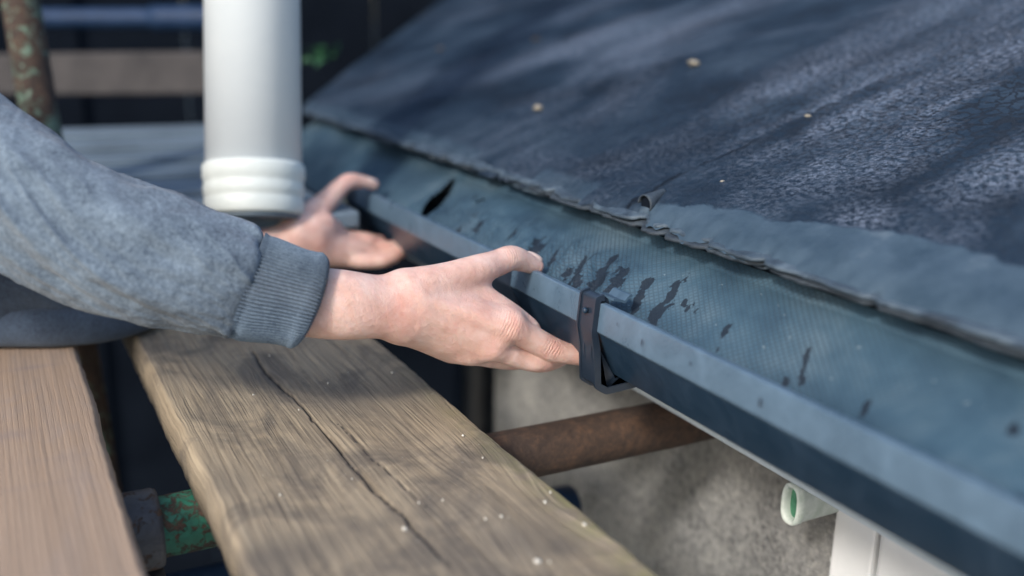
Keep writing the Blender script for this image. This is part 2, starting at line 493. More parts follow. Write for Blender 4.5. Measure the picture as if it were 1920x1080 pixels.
# scrim directions on the underlay, found from the photograph: one thread family falls straight down
# the picture, the other climbs to the right
def _scrim():
    p = np.array([.46, .605, -.212]); t1 = np.array([0, 1., 0]); t2 = np.array([-.088, 0, -.054]); t2 /= np.linalg.norm(t2)

    def pj(q):
        c = R3.T @ q; return np.array([960 - FPX * c[0] / c[2], 540 + FPX * c[1] / c[2]])
    J = np.column_stack([(pj(p + t * 1e-4) - pj(p)) / 1e-4 for t in (t1, t2)])
    out = []
    for d in ((0.05, 1.), (1., -.30)):
        q = np.linalg.solve(J, np.array(d)); q /= np.linalg.norm(q); out.append((-q[1], q[0]))
    q = np.linalg.solve(J, np.array([.6, -1.])); out.append(q[0] / q[1]); return out


SCRIM_A, SCRIM_B, LEAN_K = _scrim()

FELT = mat_felt(); STRIP = mat_strip(); FELT2 = mat_plain("flaking_bitumen", (.012, .020, .032), (.040, .056, .074), 90, .6, .002); UNDER = mat_underlay()
GUT = mat_plastic("gutter_plastic", (.010, .026, .050), .34)  # shade of the lower face is put into this dark base
LIP = mat_plastic("lit_lip_plastic", (.062, .102, .148), .28)  # same plastic made paler, painting the light on the lip
GUT2 = mat_plastic("bracket_plastic", (.012, .020, .034), .30)
TABP = mat_plastic("bracket_tab_plastic", (.035, .065, .10), .35)
WHITEP = mat_plain("white_pipe_plastic", (.62, .68, .72), (.68, .735, .77), 9, .38, .0001)
COLLAR = mat_plain("collar_plastic", (.52, .56, .54), (.62, .66, .64), 14, .5)
WOOD = mat_wood_old(); WOOD2 = mat_wood_new()
RUST = mat_rust("rusty_steel"); GREENRUST = mat_rust("green_paint_on_rust", (.018, .16, .10), .50)
GREENRUST2 = mat_rust("pale_green_paint_on_rust", (.15, .25, .18), .535)
COUPL = mat_rust("coupler_steel", (.05, .055, .068), .44)
FLEECE = mat_fleece("grey_fleece", (.030, .049, .078), (.160, .212, .272))
NAVY = mat_fleece("navy_fleece", (.011, .022, .044), (.040, .064, .105))
RIB = mat_fleece("ribbed_cuff_knit", (.034, .058, .096), (.125, .175, .235), 1.2)
SKIN = mat_skin(); RENDER = mat_render()
FASC = mat_plain("fascia_paint", (.40, .46, .50), (.55, .60, .64), 16, .6)
UPVC = mat_plain("white_upvc", (.66, .68, .71), (.76, .78, .80), 10, .35, .0002)
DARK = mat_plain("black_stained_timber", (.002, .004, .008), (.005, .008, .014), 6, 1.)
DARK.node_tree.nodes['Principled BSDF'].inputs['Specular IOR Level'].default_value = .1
SEAL = mat_plain("grey_seal", (.10, .14, .15), (.16, .20, .21), 30, .6)
GROUNDM = mat_plain("wet_dark_paving", (.008, .016, .022), (.022, .036, .044), 3, .5)
BEAMM = mat_plain("grey_weathered_timber", (.022, .021, .024), (.052, .048, .050), 14, .85)
LEAN = mat_plain("blue_grey_sheeting", (.085, .115, .145), (.15, .20, .25), 8, .5)
ALGAE = mat_plain("algae_stained_white_plastic", (.40, .48, .42), (.74, .78, .76), 60, .45)
GREENIN = mat_plain("green_algae", (.02, .12, .07), (.10, .30, .18), 60, .6)
STONE = mat_plain("pale_pebble", (.15, .135, .105), (.30, .275, .23), 90, .8)
NAIL = M("nail", (.78, .58, .50), .28)[0]
SPOT = M("dried_white_paint", (.50, .48, .43), .8)[0]
BLACKP = mat_plastic("black_pipe_plastic", (.008, .010, .014), .4)
BLUEP = mat_plastic("blue_black_pipe_plastic", (.006, .022, .060), .5, 1., .25)
LEAF = mat_plain("leaf_green", (.012, .06, .025), (.035, .13, .05), 40, .5)

# ------------------------------------------------------------------ setting: ground, walls
g = mesh_obj("ground", np.array([[-200, -200, -2.4], [200, -200, -2.4], [200, 200, -2.4], [-200, 200, -2.4]]), [(0, 1, 2, 3)], GROUNDM, smooth=False)
tag(g, kind="structure")

WX = .68                                         # wall face
wt = empty("house_wall", (WX, .5, -2.4)); tag(wt, "grey pebbledash house wall under the roof edge with sunlit patches", "wall")
ys = np.arange(-.5, 1.33, .006); zs = np.arange(-1.35, -.33, .006)
Yg, Zg = np.meshgrid(ys, zs, indexing='ij')
Xg = WX - .0035 * np.abs(fbm(Yg * 90, Zg * 90, 5, 3)) - .002 * vn(Yg * 12, Zg * 12, 9)
paint = sstep(.628, .586, Yg + .006 * fbm(Yg * 30, Zg * 60, 4, 3))
mesh_obj("roughcast_face", np.stack([Xg, Yg, Zg], -1).reshape(-1, 3), grid_faces(len(ys), len(zs)), RENDER, wt, attrs={"paint": paint.ravel()})
box("wall_core", (WX + .11, .41, -1.32), (.2, 1.84, 2.16), RENDER, wt, .004)

# white door frame on the wall
df = empty("door_frame", (.655, .3, -2.3)); tag(df, "white plastic door frame at the lower right corner below the gutter", "door frame")
box("jamb", (.668, .562, -1.33), (.03, .047, 1.94), UPVC, df, .003)
box("seal", (.674, .5355, -1.33), (.02, .006, 1.94), SEAL, df, 0)
box("door_panel", (.664, .2325, -1.33), (.026, .600, 1.94), UPVC, df, .004)

# fascia and soffit
fa = empty("fascia_board", (.535, .7, -.25)); tag(fa, "blue grey painted fascia strip showing as a thin line below the gutter", "fascia board")
box("fascia", (.545, .62, -.2645), (.018, 2.2, .173), FASC, fa, .002)
box("soffit", (.617, .41, -.358), (.124, 1.82, .012), FASC, fa, .001)

# ------------------------------------------------------------------ the shed roof
SL = .35; EX, EZ = .500, -.165
roof = empty("felt_roof", (EX, .7, EZ)); tag(roof, "dark blue grey felted roof with pale bloom, cracks and a crumbling front edge", "roof")


def nick(y):
    """small broken-out notches along the eaves edge"""
    return sum(d * np.exp(-np.abs((y - c) / w_) ** 3) for c, w_, d in ((.668, .006, .007), (.612, .004, .006), (.706, .008, .008), (.79, .006, .005), (.86, .004, .005), (.985, .010, .005), (.545, .004, .005), (.44, .005, .004), (1.12, .012, .006)))


def roof_h(y, u):
    """height above the nominal slope for horizontal distance u up from the edge"""
    h = .0018 * fbm(y * 4, u * 4, 21, 3) + .0009 * fbm(y * 38, u * 38, 31, 3)
    # lap between two sheets, running up the slope, with a ruffled edge
    lap = .735 + .008 * fbm(u * 9, u * 0, 41, 3) - .02 * np.exp(-u / .05)
    h = h + .0032 * sstep(lap + .003, lap - .003, y) * sstep(-.01, .02, u)
    # soft ridges right of the lap
    h = h + .004 * np.exp(-((y - (.52 - .16 * u)) / .018) ** 2) * sstep(.1, .2, u)
    h = h - .010 * np.exp(-u / .012)             # the sheet turns down over the edge
    return h


us = np.concatenate([np.linspace(0, .30, 130), np.linspace(.303, 1.7, 260)])
ysr = np.concatenate([np.linspace(-.35, .25, 90), np.linspace(.253, 1.25, 330), np.linspace(1.255, 1.74, 110)])
Yr, Ur = np.meshgrid(ysr, us, indexing='ij')
calm = .3 + .7 * sstep(.46, .60, Yr)
rag = -nick(Yr) + calm * (.0030 * fbm(Yr * 55, Yr * 0, 51, 4) + .0025 * vn(Yr * 11, Yr * 0, 57))
stretch = 1 + .0 * Ur
Yw = Yr + np.clip(Yr - 1.0, 0, None) / .74 * Ur * 1.18      # far verge runs off at an angle
Xr = EX + Ur - (rag + nick(Yr)) * np.exp(-Ur / .012) + nick(Yr) * np.exp(-Ur / .006)
Zr = EZ + SL * (Xr - EX) + roof_h(Yw, Ur) + .0016 * fbm(Yr * 130, Ur * 130, 67, 3) * np.exp(-Ur / .018) * (.4 + .6 * (vn(Yr * 10, Yr * 0, 69) > -.1))
crackmask = sstep(.06, .25, Ur) * sstep(1.05, .65, Yr) + .25 * sstep(1.3, .9, Yr)
bnd = .020 + .024 * sstep(.70, .54, Yr) + .010 * fbm(Yr * 14, Yr * 0, 61, 4) + .022 * sstep(.60, .40, Yr)
strip = sstep(bnd + .0015, bnd - .0015, Ur + .002 * fbm(Yr * 120, Ur * 120, 63, 2)) * sstep(.735, .70, Yr)
strip = np.maximum(strip, .55 * sstep(.026 + .01 * vn(Yr * 9, Yr * 0, 65), .018, Ur) * (vn(Yr * 7, Yr * 0, 66) > -.3))
bloom = np.zeros_like(Yw)
for px, py, ry, ru, s_ in [(1060, 90, .06, .16, 1.), (1230, 70, .05, .2, .8), (1130, 130, .08, .10, .5), (1680, 60, .05, .30, .9), (1850, 30, .05, .25, .9), (1590, 170, .018, .10, 1.), (1640, 200, .02, .10, .9),
                           (1740, 250, .03, .05, .8), (1800, 190, .02, .06, .9), (1700, 300, .04, .06, .7), (1550, 330, .03, .04, .6), (1850, 350, .04, .08, .8), (1620, 420, .03, .03, .8), (1780, 440, .04, .05, .6), (1900, 100, .04, .2, .7), (1450, 290, .02, .05, .5)]:
    r_ = P(px, py, 1.); q_ = r_ * ((EZ - EX * SL) / (r_[2] - SL * r_[0])); bloom = np.maximum(bloom, s_ * np.exp(-((Yw - q_[1]) / ry) ** 2 - ((Ur - (q_[0] - EX)) / ru) ** 2))
mesh_obj("felt_sheet", np.stack([Xr, Yw, Zr], -1).reshape(-1, 3), grid_faces(*Yr.shape), FELT, roof,
         uv=np.stack([Yw.ravel(), Ur.ravel()], -1), attrs={"bloom": bloom.ravel(), "crack": crackmask.ravel(), "strip": strip.ravel()})
tag(roof)


def layer(name, off_x, z0, z1, depth, seed, mat, y0=-.35, y1=1.72, amp=.005, skip=None, parent=roof):
    """ragged-edged felt layer at the eaves, z0 top, z1 bottom, front edge at EX+off_x"""
    y = np.arange(y0, y1, .0035)
    ed = EX + off_x + nick(y) * .9 - (.3 + .7 * sstep(.46, .60, y)) * amp * (.6 * fbm(y * 26, y * 0, seed, 5, .62) + .8 * vn(y * 6, y * 0, seed + 9))
    lift = .0012 * fbm(y * 14, y * 0, seed + 3, 3)
    prof = [(depth, 0, 1), (.004, 0, 1), (.001, 0, .9), (0, 0, .5), (.001, 0, .1), (.004, 0, 0), (depth, 0, 0)]
    V = []
    for dx, _, t in prof:
        jit = .0008 * fbm(y * 160, y * 0 + t * 3, seed + 5, 2) if dx < .003 else 0
        xx = ed + dx + jit
        zz = z1 + (z0 - z1) * t + lift * np.exp(-dx / .03) + SL * np.clip(xx - EX, 0, None) * (1 if dx > .003 else 1)
        V.append(np.column_stack([xx, y, zz]))
    V = np.stack(V, 1).reshape(-1, 3)
    return mesh_obj(name, V, grid_faces(len(y), len(prof)), mat, parent)


layer("felt_layer", -.004, EZ - .0060, EZ - .0098, .08, 71, STRIP, amp=.006)
layer("felt_layer", .000, EZ - .0102, EZ - .0142, .08, 83, FELT2, amp=.005)
layer("felt_layer", .006, EZ - .0145, EZ - .0175, .08, 97, STRIP, amp=.004)


def flake(y, u, ly, lu, rotz, lift, seed, mat=STRIP, parent=roof, name="felt_flake", zoff=.0):
    n = 44; th = np.linspace(0, 2 * np.pi, n, endpoint=False)
    r = 1 + .38 * fbm(np.cos(th) * 2.6 + seed, np.sin(th) * 2.6, seed, 4, .7)
    a = np.cos(th) * ly / 2 * r; c = np.sin(th) * lu / 2 * r
    ya = a * math.cos(rotz) - c * math.sin(rotz); ua = a * math.sin(rotz) + c * math.cos(rotz)
    V = []
    for sc_, up in ((0, .0007), (.6, .0009), (.96, .0008), (1., .0002), (.97, -.0012)):
        yy = y + ya * sc_; uu = u + ua * sc_
        V.append(np.column_stack([EX + uu, yy, EZ + SL * uu - .003 + zoff + up + lift * (a / ly + .5) * sc_ + .0012 * fbm(yy * 90, uu * 90, seed, 2)]))
    V = np.concatenate(V); F = grid_faces(5, n, wrap_v=True)
    return mesh_obj(name, V, F, mat, parent)


# curled-up flap where the sheets meet, its inner shade painted by a black disc
th = np.linspace(0, np.pi * 1.15, 18); ln = np.linspace(0, 1, 14)
V = []
for t in ln:
    rr = .0070 * (1 - .75 * t)
    for a in th:
        V.append([EX + .010 + t * .026 + .001 * math.sin(5 * t), .712 + rr * math.cos(a) * 1.25 + .006 * t, EZ + SL * (.012 + t * .026) + .0005 + rr * math.sin(a) * 1.15])
cf = mesh_obj("curled_flap", np.array(V), grid_faces(14, 18), FELT2, roof)
md = cf.modifiers.new("thick", 'SOLIDIFY'); md.thickness = .0014
mesh_obj("flap_shade_disc", np.array([[EX + .0125, .712 + .0078 * math.cos(a), EZ + .0052 + .0062 * math.sin(a)] for a in np.linspace(0, 2 * np.pi, 16, endpoint=False)]),
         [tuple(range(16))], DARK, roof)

# roof deck below the felt (so the edge has substance)
deck = extrude_profile("roof_deck", [(.520, EZ - .020), (.536, EZ - .034), (2.2, EZ + SL * 1.7 - .034), (2.2, EZ + SL * 1.7 - .016), (.530, EZ - .012)], [-.35, 1.0, 1.70], DARK, roof, smooth=False)

# pebbles and moss crumbs lying on the roof
for k, (px, py, s, lab) in enumerate([(1301, 124, .010, "cream pebble high on the roof, largest of the loose bits"),
                                      (1009, 207, .009, "round pale pebble resting on the roof above the far stretch of edge"),
                                      (1353, 346, .0055, "small tan crumb of grit beside the curled felt flap"),
                                      (1515, 222, .005, "buff crumb lying on the lap between the two felt sheets"),
                                      (1005, 77, .010, "faint grey pebble near the pale bloom at the top of the roof"),
                                      (825, 95, .010, "dull grey pebble out of focus on the far part of the roof")]):
    r = P(px, py, 1.); t = (EZ - EX * SL) / (r[2] - SL * r[0]); c = r * t
    u0 = c[0] - EX
    n, q = 14, 9; V = []
    for i in range(q):
        ph = math.pi * (i + .5) / q
        for j in range(n):
            a = 2 * math.pi * j / n; rr = s * .78 * (1 + .42 * float(vn(i * .7 + k * 5, j * .6 + (j > 11) * -3, k)))
            V.append(c + np.array([rr * math.sin(ph) * math.cos(a) * .8, rr * math.sin(ph) * math.sin(a) * 1.1, s * .35 + rr * .5 * math.cos(ph)]))
    F = [tuple(f) for f in grid_faces(q, n, wrap_v=True)] + [tuple(range(n)), tuple(range((q - 1) * n, q * n))]
    o = mesh_obj("pebble", np.array(V), F, STONE if k < 4 else BEAMM)
    tag(o, lab, "pebble", "loose pebbles and crumbs on the roof")

# ------------------------------------------------------------------ underlay hanging from the roof edge into the gutter
yu = np.concatenate([np.arange(-.35, .2, .006), np.arange(.2, 1.30, .0028), np.arange(1.30, 1.73, .006)]); vs_ = np.linspace(0, 1, 64)
Yu, Vu = np.meshgrid(yu, vs_, indexing='ij')
lowx = .4315 + .0035 * (vn(Yu * 5.5, Yu * 0, 111) + .4) * (Yu < 1.3); lowz = -.2345
far = sstep(1.26, 1.42, Yu); lowz = lowz - .030 * far; lowx = lowx - .006 * far
lowx = lowx + .003
near_gap = np.exp(-((Yu - .46) / .09) ** 2) * .022 + np.exp(-((Yu - .60) / .06) ** 2) * .010
lowx = lowx + near_gap; lowz = lowz - near_gap * .5
topx, topz = .565, -.200
sag = np.sin(np.pi * Vu ** .85)
kv = np.clip(Vu / .16, 0, 1); kw = np.clip((Vu - .16) / .84, 0, 1)
Xu = .532 + (.515 - .532) * kv + (lowx - .515) * kw
Zu = -.180 + (-.197 + .180) * kv ** 1.3 + (lowz + .197) * kw ** 1.15 + .002 * sag + .010 * far * np.sin(np.pi * Vu) * np.exp(-((Yu - 1.6) / .08) ** 2) * 2
wr = sstep(.62, .72, Yu) * sstep(1.16, .98, Yu) * sstep(.25, .75, Vu)
sk = Yu - LEAN_K * .1 * Vu
wave = fbm(sk * 62, Vu * 1.6, 121, 3, .5)
wave2 = np.abs(fbm(sk * 95, Vu * 3.5, 131, 2))
Zu = Zu + wr * (.0056 * wave + .0056 * wave2) + .0010 * fbm(Yu * 16, Vu * 3, 141, 3)
def sproj(X, Y, Z):
    q = np.stack([X, Y, Z], -1) @ R3
    return 960 - FPX * q[..., 0] / q[..., 2], 540 + FPX * q[..., 1] / q[..., 2]


def find_yv(px, py):
    a, b_ = sproj(Xu, Yu, Zu); i = np.argmin((a - px) ** 2 + (b_ - py) ** 2); return Yu.ravel()[i], Vu.ravel()[i]


# slit-shaped tear with a rolled-back lip
(_ya, _va), (_yb, _vb) = find_yv(857, 336), find_yv(788, 412)
ty = _ya + (_yb - _ya) * (Vu - _va) / (_vb - _va) + .004 * np.sin(9 * Vu); vc = (_va + _vb) / 2; vh = abs(_vb - _va) / 2
td = (Yu - ty) / (.0085 * np.clip(1 - ((Vu - vc) / vh) ** 2, 0, 1) ** .6 * (.6 + .8 * Vu) + 1e-4)
Zu = Zu + .005 * np.exp(-np.clip(td - 1, 0, None) ** 2 / 1.5) * (td > 0) * np.clip(1 - ((Vu - vc) / (vh * 1.15)) ** 2, 0, 1) - .006 * np.exp(-np.clip(-td - 1, 0, None) ** 2 / 2) * (td < 0) * np.clip(1 - ((Vu - vc) / (vh * 1.15)) ** 2, 0, 1)
hole = (np.abs(td) < 1) & (np.abs(Vu - vc) < vh)
ty2 = 1.005 + .03 * (Vu - .5); hole |= (np.abs(Yu - ty2) < .0045) & (np.abs(Vu - .42) < .06)
F = grid_faces(*Yu.shape); keep = ~hole.ravel()[F].all(1)
# distance along the slope for the pattern
Su = np.concatenate([np.zeros((len(yu), 1)), np.cumsum(np.hypot(np.diff(Xu, axis=1), np.diff(Zu, axis=1)), 1)], 1)
stain = .62 * wr * sstep(.1, .7, fbm(sk * 40, Vu * 1.2, 151, 3)) + .15 * wr


def sproj(X, Y, Z):
    q = np.stack([X, Y, Z], -1) @ R3
    return 960 - FPX * q[..., 0] / q[..., 2], 540 + FPX * q[..., 1] / q[..., 2]


def find_uv(px, py):
    a, b_ = sproj(Xu, Yu, Zu); i = np.argmin((a - px) ** 2 + (b_ - py) ** 2); return Yu.ravel()[i], Su.ravel()[i]


def blob(x, y, rx, ry, s=1.):
    """a stain on the sheet: centre given where the photograph shows it, size in metres"""
    global stain
    y0, s0 = find_uv(x, y)
    sl = LEAN_K
    rx, ry = rx * 1.0, ry * 2.0
    dy = (Yu - y0) - sl * (Su - s0); stain = np.maximum(stain, s * np.exp(-((dy / rx) ** 2 + ((Su - s0) / ry) ** 2)))


for a in [(1213, 528, .008, .007), (1200, 545, .006, .010), (1190, 575, .008, .008), (1160, 525, .012, .010), (1130, 520, .014, .008),
          (1265, 545, .006, .009), (1258, 555, .009, .006), (1235, 585, .006, .007), (1222, 600, .008, .008), (1288, 520, .003, .006),
          (1283, 568, .0035, .003), (1301, 567, .0035, .003), (1290, 582, .003, .003), (1306, 583, .003, .003), (1360, 622, .005, .007),
          (1345, 655, .004, .003), (1510, 690, .003, .010), (1505, 710, .003, .002), (1625, 765, .004, .006), (1470, 715, .004, .003), (1080, 530, .010, .006),
          (1090, 500, .006, .012), (1060, 515, .005, .012), (1040, 480, .004, .012), (1110, 545, .010, .008), (1145, 490, .005, .010), (985, 510, .006, .008), (1000, 480, .008, .010), (960, 440, .006, .010), (900, 420, .006, .010), (890, 370, .006, .006), (1900, 800, .006, .004), (1905, 940, .005, .004)]:
    blob(*a)
ul = mesh_obj("underlay_felt", np.stack([Xu, Yu, Zu], -1).reshape(-1, 3), F[keep], UNDER,
              uv=np.stack([Yu.ravel(), Su.ravel()], -1), attrs={"stain": stain.ravel()})
tag(ul, "blue grey reinforced underlay sheet with dark blotches draped from the roof edge into the gutter", "underlay")

# ------------------------------------------------------------------ gutter
gt = empty("rain_gutter", (.43, .6, -.287)); tag(gt, "dark blue grey square plastic gutter held in both hands and crossing the picture", "gutter")
path = round_path([(.4290, -.2262), (.4280, -.2232), (.4240, -.2232), (.4222, -.2450), (.4440, -.2880), (.5080, -.2890), (.5280, -.2480), (.5260, -.2300)], .0018, 4)
out = thicken(path, .0022)
yg = np.linspace(-.4, 1.262, 60)
extrude_profile("gutter_channel", out, yg, GUT, gt)
# front lip strip capped over the channel edge, lit tone painted into its colour
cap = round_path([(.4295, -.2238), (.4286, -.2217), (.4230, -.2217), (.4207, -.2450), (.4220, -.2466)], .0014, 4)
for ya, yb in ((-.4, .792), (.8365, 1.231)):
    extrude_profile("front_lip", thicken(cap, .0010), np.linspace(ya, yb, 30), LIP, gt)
lp = round_path([(.4300, -.2262), (.4284, -.2214), (.4228, -.2214), (.4204, -.2456), (.4425, -.2900), (.5080, -.2910), (.5300, -.2480)], .002, 4)
for y0, y1 in ((.792, .836), (1.232, 1.270)):
    extrude_profile("joint_sleeve", thicken(lp, .0014), np.linspace(y0, y1, 3), GUT2, gt)

# grime smudges on the lip
for k, (x, y, z, l, wd) in enumerate([(.4225, .578, -.2345, .007, .0016), (.4215, .700, -.2350, .004, .0009), (.4235, .612, -.2300, .003, .0010), (.4215, .447, -.2340, .008, .0020), (.423, .520, -.232, .003, .0012)]):
    V = []
    for i in range(10):
        a = 2 * math.pi * i / 10; q = 1 + .35 * random.uniform(-1, 1); t = math.sin(a) * l / 2 * q
        V.append((.4208 + (z + t + .2217) * .1 - .0003, y + math.cos(a) * wd / 2 * q, z + t))
    mesh_obj("grime_mark", np.array(V), [tuple(range(10))], GUT2, gt, smooth=False)

# bracket gripping the gutter
br = empty("gutter_bracket", (.43, .655, -.29)); tag(br, "dark plastic bracket clipped round the gutter just right of the near hand", "gutter bracket")
bp = round_path([(.4320, -.2300), (.4320, -.2200), (.4270, -.2160), (.4195, -.2175), (.4170, -.2460), (.4205, -.2620), (.4230, -.2930), (.4330, -.2995), (.4700, -.2970), (.5280, -.2940), (.5310, -.2300)], .003, 5)
extrude_profile("strap", thicken(bp, .0032), np.linspace(.6430, .6640, 4), GUT2, br)
for y in (.6425, .6645):                          # raised flanges along both edges of the strap
    fp = round_path([(.4260, -.2146), (.4182, -.2162), (.4155, -.2460), (.4190, -.2620), (.4215, -.2945), (.4325, -.3015), (.4700, -.2990), (.5290, -.2960)], .003, 5)
    extrude_profile("flange", thicken(fp, .0060), [y - .0012, y + .0012], GUT2, br)
tb = round_path([(.4290, -.2180), (.4360, -.2195), (.4400, -.2215), (.4450, -.2160), (.4465, -.2165)], .0015, 4)
extrude_profile("clip_tab", thicken(tb, .0018), np.linspace(.632, .656, 4), TABP, br)
for y in (.648, .659):
    extrude_profile('gusset', [(.4200, -.2500), (.4450, -.2910), (.5080, -.2905), (.5080, -.2950), (.4340, -.2970), (.4250, -.2920), (.4195, -.2640)], [y - .001, y + .001], GUT2, br, smooth=False)
lathe("rivet", (.4160, .6535, -.2300), (-1, 0, .1), [(-.002, .0), (-.002, .0024), (.0012, .0024), (.0018, .0016), (.0018, .0)], GUT, br, 16)

# ------------------------------------------------------------------ scaffold boards
TOP = -.3307


def board(name, x0, x1, y0, y1, thick, mat, crack=None, seed=1, knots=(), stains=(), moss=False, label="", sub=(150, 520)):
    root = empty(name, ((x0 + x1) / 2, (y0 + y1) / 2, TOP - thick)); tag(root, label, "scaffold board")
    xs = np.linspace(x0, x1, sub[0]); ys = np.concatenate([np.linspace(y0, .40, 50), np.linspace(.402, 1.25, sub[1]), np.linspace(1.26, y1, 60)])
    X, Y = np.meshgrid(xs, ys, indexing='ij')
    edge = .0009 * fbm(Y * 9, Y * 0, seed, 4) + .0006 * fbm(Y * 70, Y * 0, seed + 2, 3)
    tt = (X - x0) / (x1 - x0); wedge = (np.abs(tt - .5) * 2) ** 6
    Xd = X + edge * wedge * np.sign(tt - .5)
    bend = np.zeros_like(X)
    for kx, ky, kr, amp in knots:
        d2 = ((X - kx) / kr) ** 2 + ((Y - ky) / (kr * 2.6)) ** 2
        bend += amp * np.sign(X - kx + 1e-9) * np.exp(-d2) * (1 - np.exp(-((X - kx) / (kr * .3)) ** 2))
    gx = (X + bend) * 340
    Z = TOP + .00025 * vn(gx, Y * 9, seed + 5) + .00015 * vn(gx * 2.3, Y * 20, seed + 6) + .0012 * fbm(X * 14, Y * 5, seed + 7, 2)
    Z -= .0045 * np.clip((np.abs(tt - .5) * 2 - .965) / .035, 0, 1) ** 2
    ck = np.zeros_like(X)
    if crack is not None:
        for c_, w_, dp in crack:
            cx = np.interp(Y, c_[:, 1], c_[:, 0]) + .0010 * fbm(Y * 45, Y * 0, seed + 9, 3)
            ends = sstep(c_[0, 1], c_[0, 1] + .04, Y) * sstep(c_[-1, 1], c_[-1, 1] - .08, Y)
            wv = (w_ * (.65 + .35 * vn(Y * 17, Y * 0, seed + 11)) + .0004) * ends
            q = np.abs(X - cx) / np.maximum(wv, 1e-5)
            ck = np.maximum(ck, sstep(1.7, .7, q) * (wv > 2e-4)); Z -= dp * sstep(1.6, .3, q) * ends + .0006 * np.exp(-(q / 5) ** 2) * ends
    st = np.zeros_like(X)
    for sx, sy, rx, ry, s in stains:
        st = np.maximum(st, s * np.exp(-(((X - sx) / rx) ** 2 + ((Y - sy) / ry) ** 2)))
    ms = sstep(.035, .0, x1 - X) * sstep(1.0, .5, Y) if moss else np.zeros_like(X)
    nx, ny = X.shape
    V = np.stack([Xd, Y, Z], -1)
    # side skirts and underside
    rowL = V[0].copy(); rowR = V[-1].copy(); L = [];
    skl = [rowL + np.array([-.0015, 0, -.004]), rowL * [1, 1, 0] + [-.002 + 0, 0, TOP - thick * .5], rowL * [1, 1, 0] + [0, 0, TOP - thick]]
    skr = [rowR * [1, 1, 0] + [0, 0, TOP - thick], rowR * [1, 1, 0] + [.002, 0, TOP - thick * .5], rowR + np.array([.0015, 0, -.004])]
    for a_ in (skl[1], skr[1]): a_[:, 0] += .0006 * fbm(ys * 60, ys * 0, seed + 30, 3)
    allrows = [skl[2], skl[1], skl[0]] + [V[i] for i in range(nx)] + [skr[2], skr[1], skr[0]]
    nr = len(allrows); W = np.concatenate(allrows)
    att = lambda a: np.concatenate([np.tile(a[0], (3, 1)), a, np.tile(a[-1], (3, 1))]).ravel()
    U = np.concatenate([np.tile(x0, (3, ny)) - np.array([[.038], [.02], [.004]]), X, np.tile(x1, (3, ny)) + np.array([[.004], [.02], [.038]])])
    uv = np.stack([U.ravel(), np.tile(Y[0], (nr, 1)).ravel()], -1)
    F = [grid_faces(nr, ny, wrap_u=True)]
    o = mesh_obj("board", W, np.concatenate(F), mat, root, uv=uv, attrs={"bend": att(bend), "stain": att(st), "moss": att(ms), "crackw": att(ck)})
    return root


def bz(px, py): q = onz(px, py, TOP); return q[0], q[1]


ca = np.array([bz(*p) for p in [(455, 635), (500, 700), (528, 728), (555, 748), (590, 790), (640, 850), (700, 920), (760, 970), (800, 1015), (860, 1079)]])[::-1]
cb = np.array([bz(*p) for p in [(590, 770), (640, 800), (700, 860), (760, 915), (820, 970)]])[::-1]
S = lambda px, py, rx, ry, s=1.: (*bz(px, py), rx, ry, s)
b1 = board("scaffold_board", .1165, .3415, -.25, 1.75, .0385, WOOD, [(ca, .0007, .004), (cb, .0002, .0012)], 11,
           knots=[(*bz(990, 965), .035, .020), (*bz(480, 690), .012, .008), (*bz(880, 770), .018, -.010), (*bz(380, 1010), .02, .010)],
           stains=[S(640, 740, .05, .05, .8), (S(900, 760, .03, .05, .55)), S(480, 1050, .09, .03, .8), S(980, 1010, .05, .035, .75), S(350, 700, .04, .05, .5), S(770, 730, .05, .06, .7), S(430, 900, .02, .03, .6), S(1050, 1020, .025, .02, .9), S(680, 990, .10, .012, .6), S(1050, 930, .05, .010, .5)],
           moss=True, label="weathered grey brown scaffold board with a long crack and white paint specks")
b2 = board("scaffold_board", -.165, .0600, -.25, 1.75, .0385, WOOD2, None, 37,
           stains=[S(60, 690, .02, .006, .9), S(10, 820, .02, .010, .8), S(120, 860, .04, .006, .3), S(60, 915, .05, .004, .3)],
           label="pale pinkish brown scaffold board at the lower left with straight fine grain")

# dried paint drops on the weathered board
V = []; F = []
for px, py, r in [(758, 993, .0021), (1008, 1053, .0028), (1096, 985, .0022), (1022, 943, .0016), (940, 970, .0014), (505, 668, .0011), (475, 742, .0012), (910, 975, .001),
                  (785, 945, .0008), (735, 700, .0013), (868, 818, .0012), (525, 930, .0009), (660, 900, .0007), (615, 720, .0010), (830, 940, .0009), (1032, 925, .001), (560, 770, .0008), (1030, 1056, .0010), (905, 860, .0007)]:
    x, y = bz(px, py); n = 12; base = len(V)
    for k, (sc_, hh) in enumerate(((1, -.0002), (.8, .0008), (.3, .0011))):
        for j in range(n):
            a = 2 * math.pi * j / n; rr = r * .75 * sc_ * (1 + .25 * random.uniform(-1, 1))
            V.append((x + rr * math.cos(a), y + rr * 1.3 * math.sin(a), TOP + hh + .0006))
    F += [tuple(base + i for i in f) for f in grid_faces(3, n, wrap_v=True)] + [tuple(base + 2 * n + j for j in range(n))]
o = mesh_obj("paint_drops", np.array(V), F, SPOT, b1); o["kind"] = "stuff"

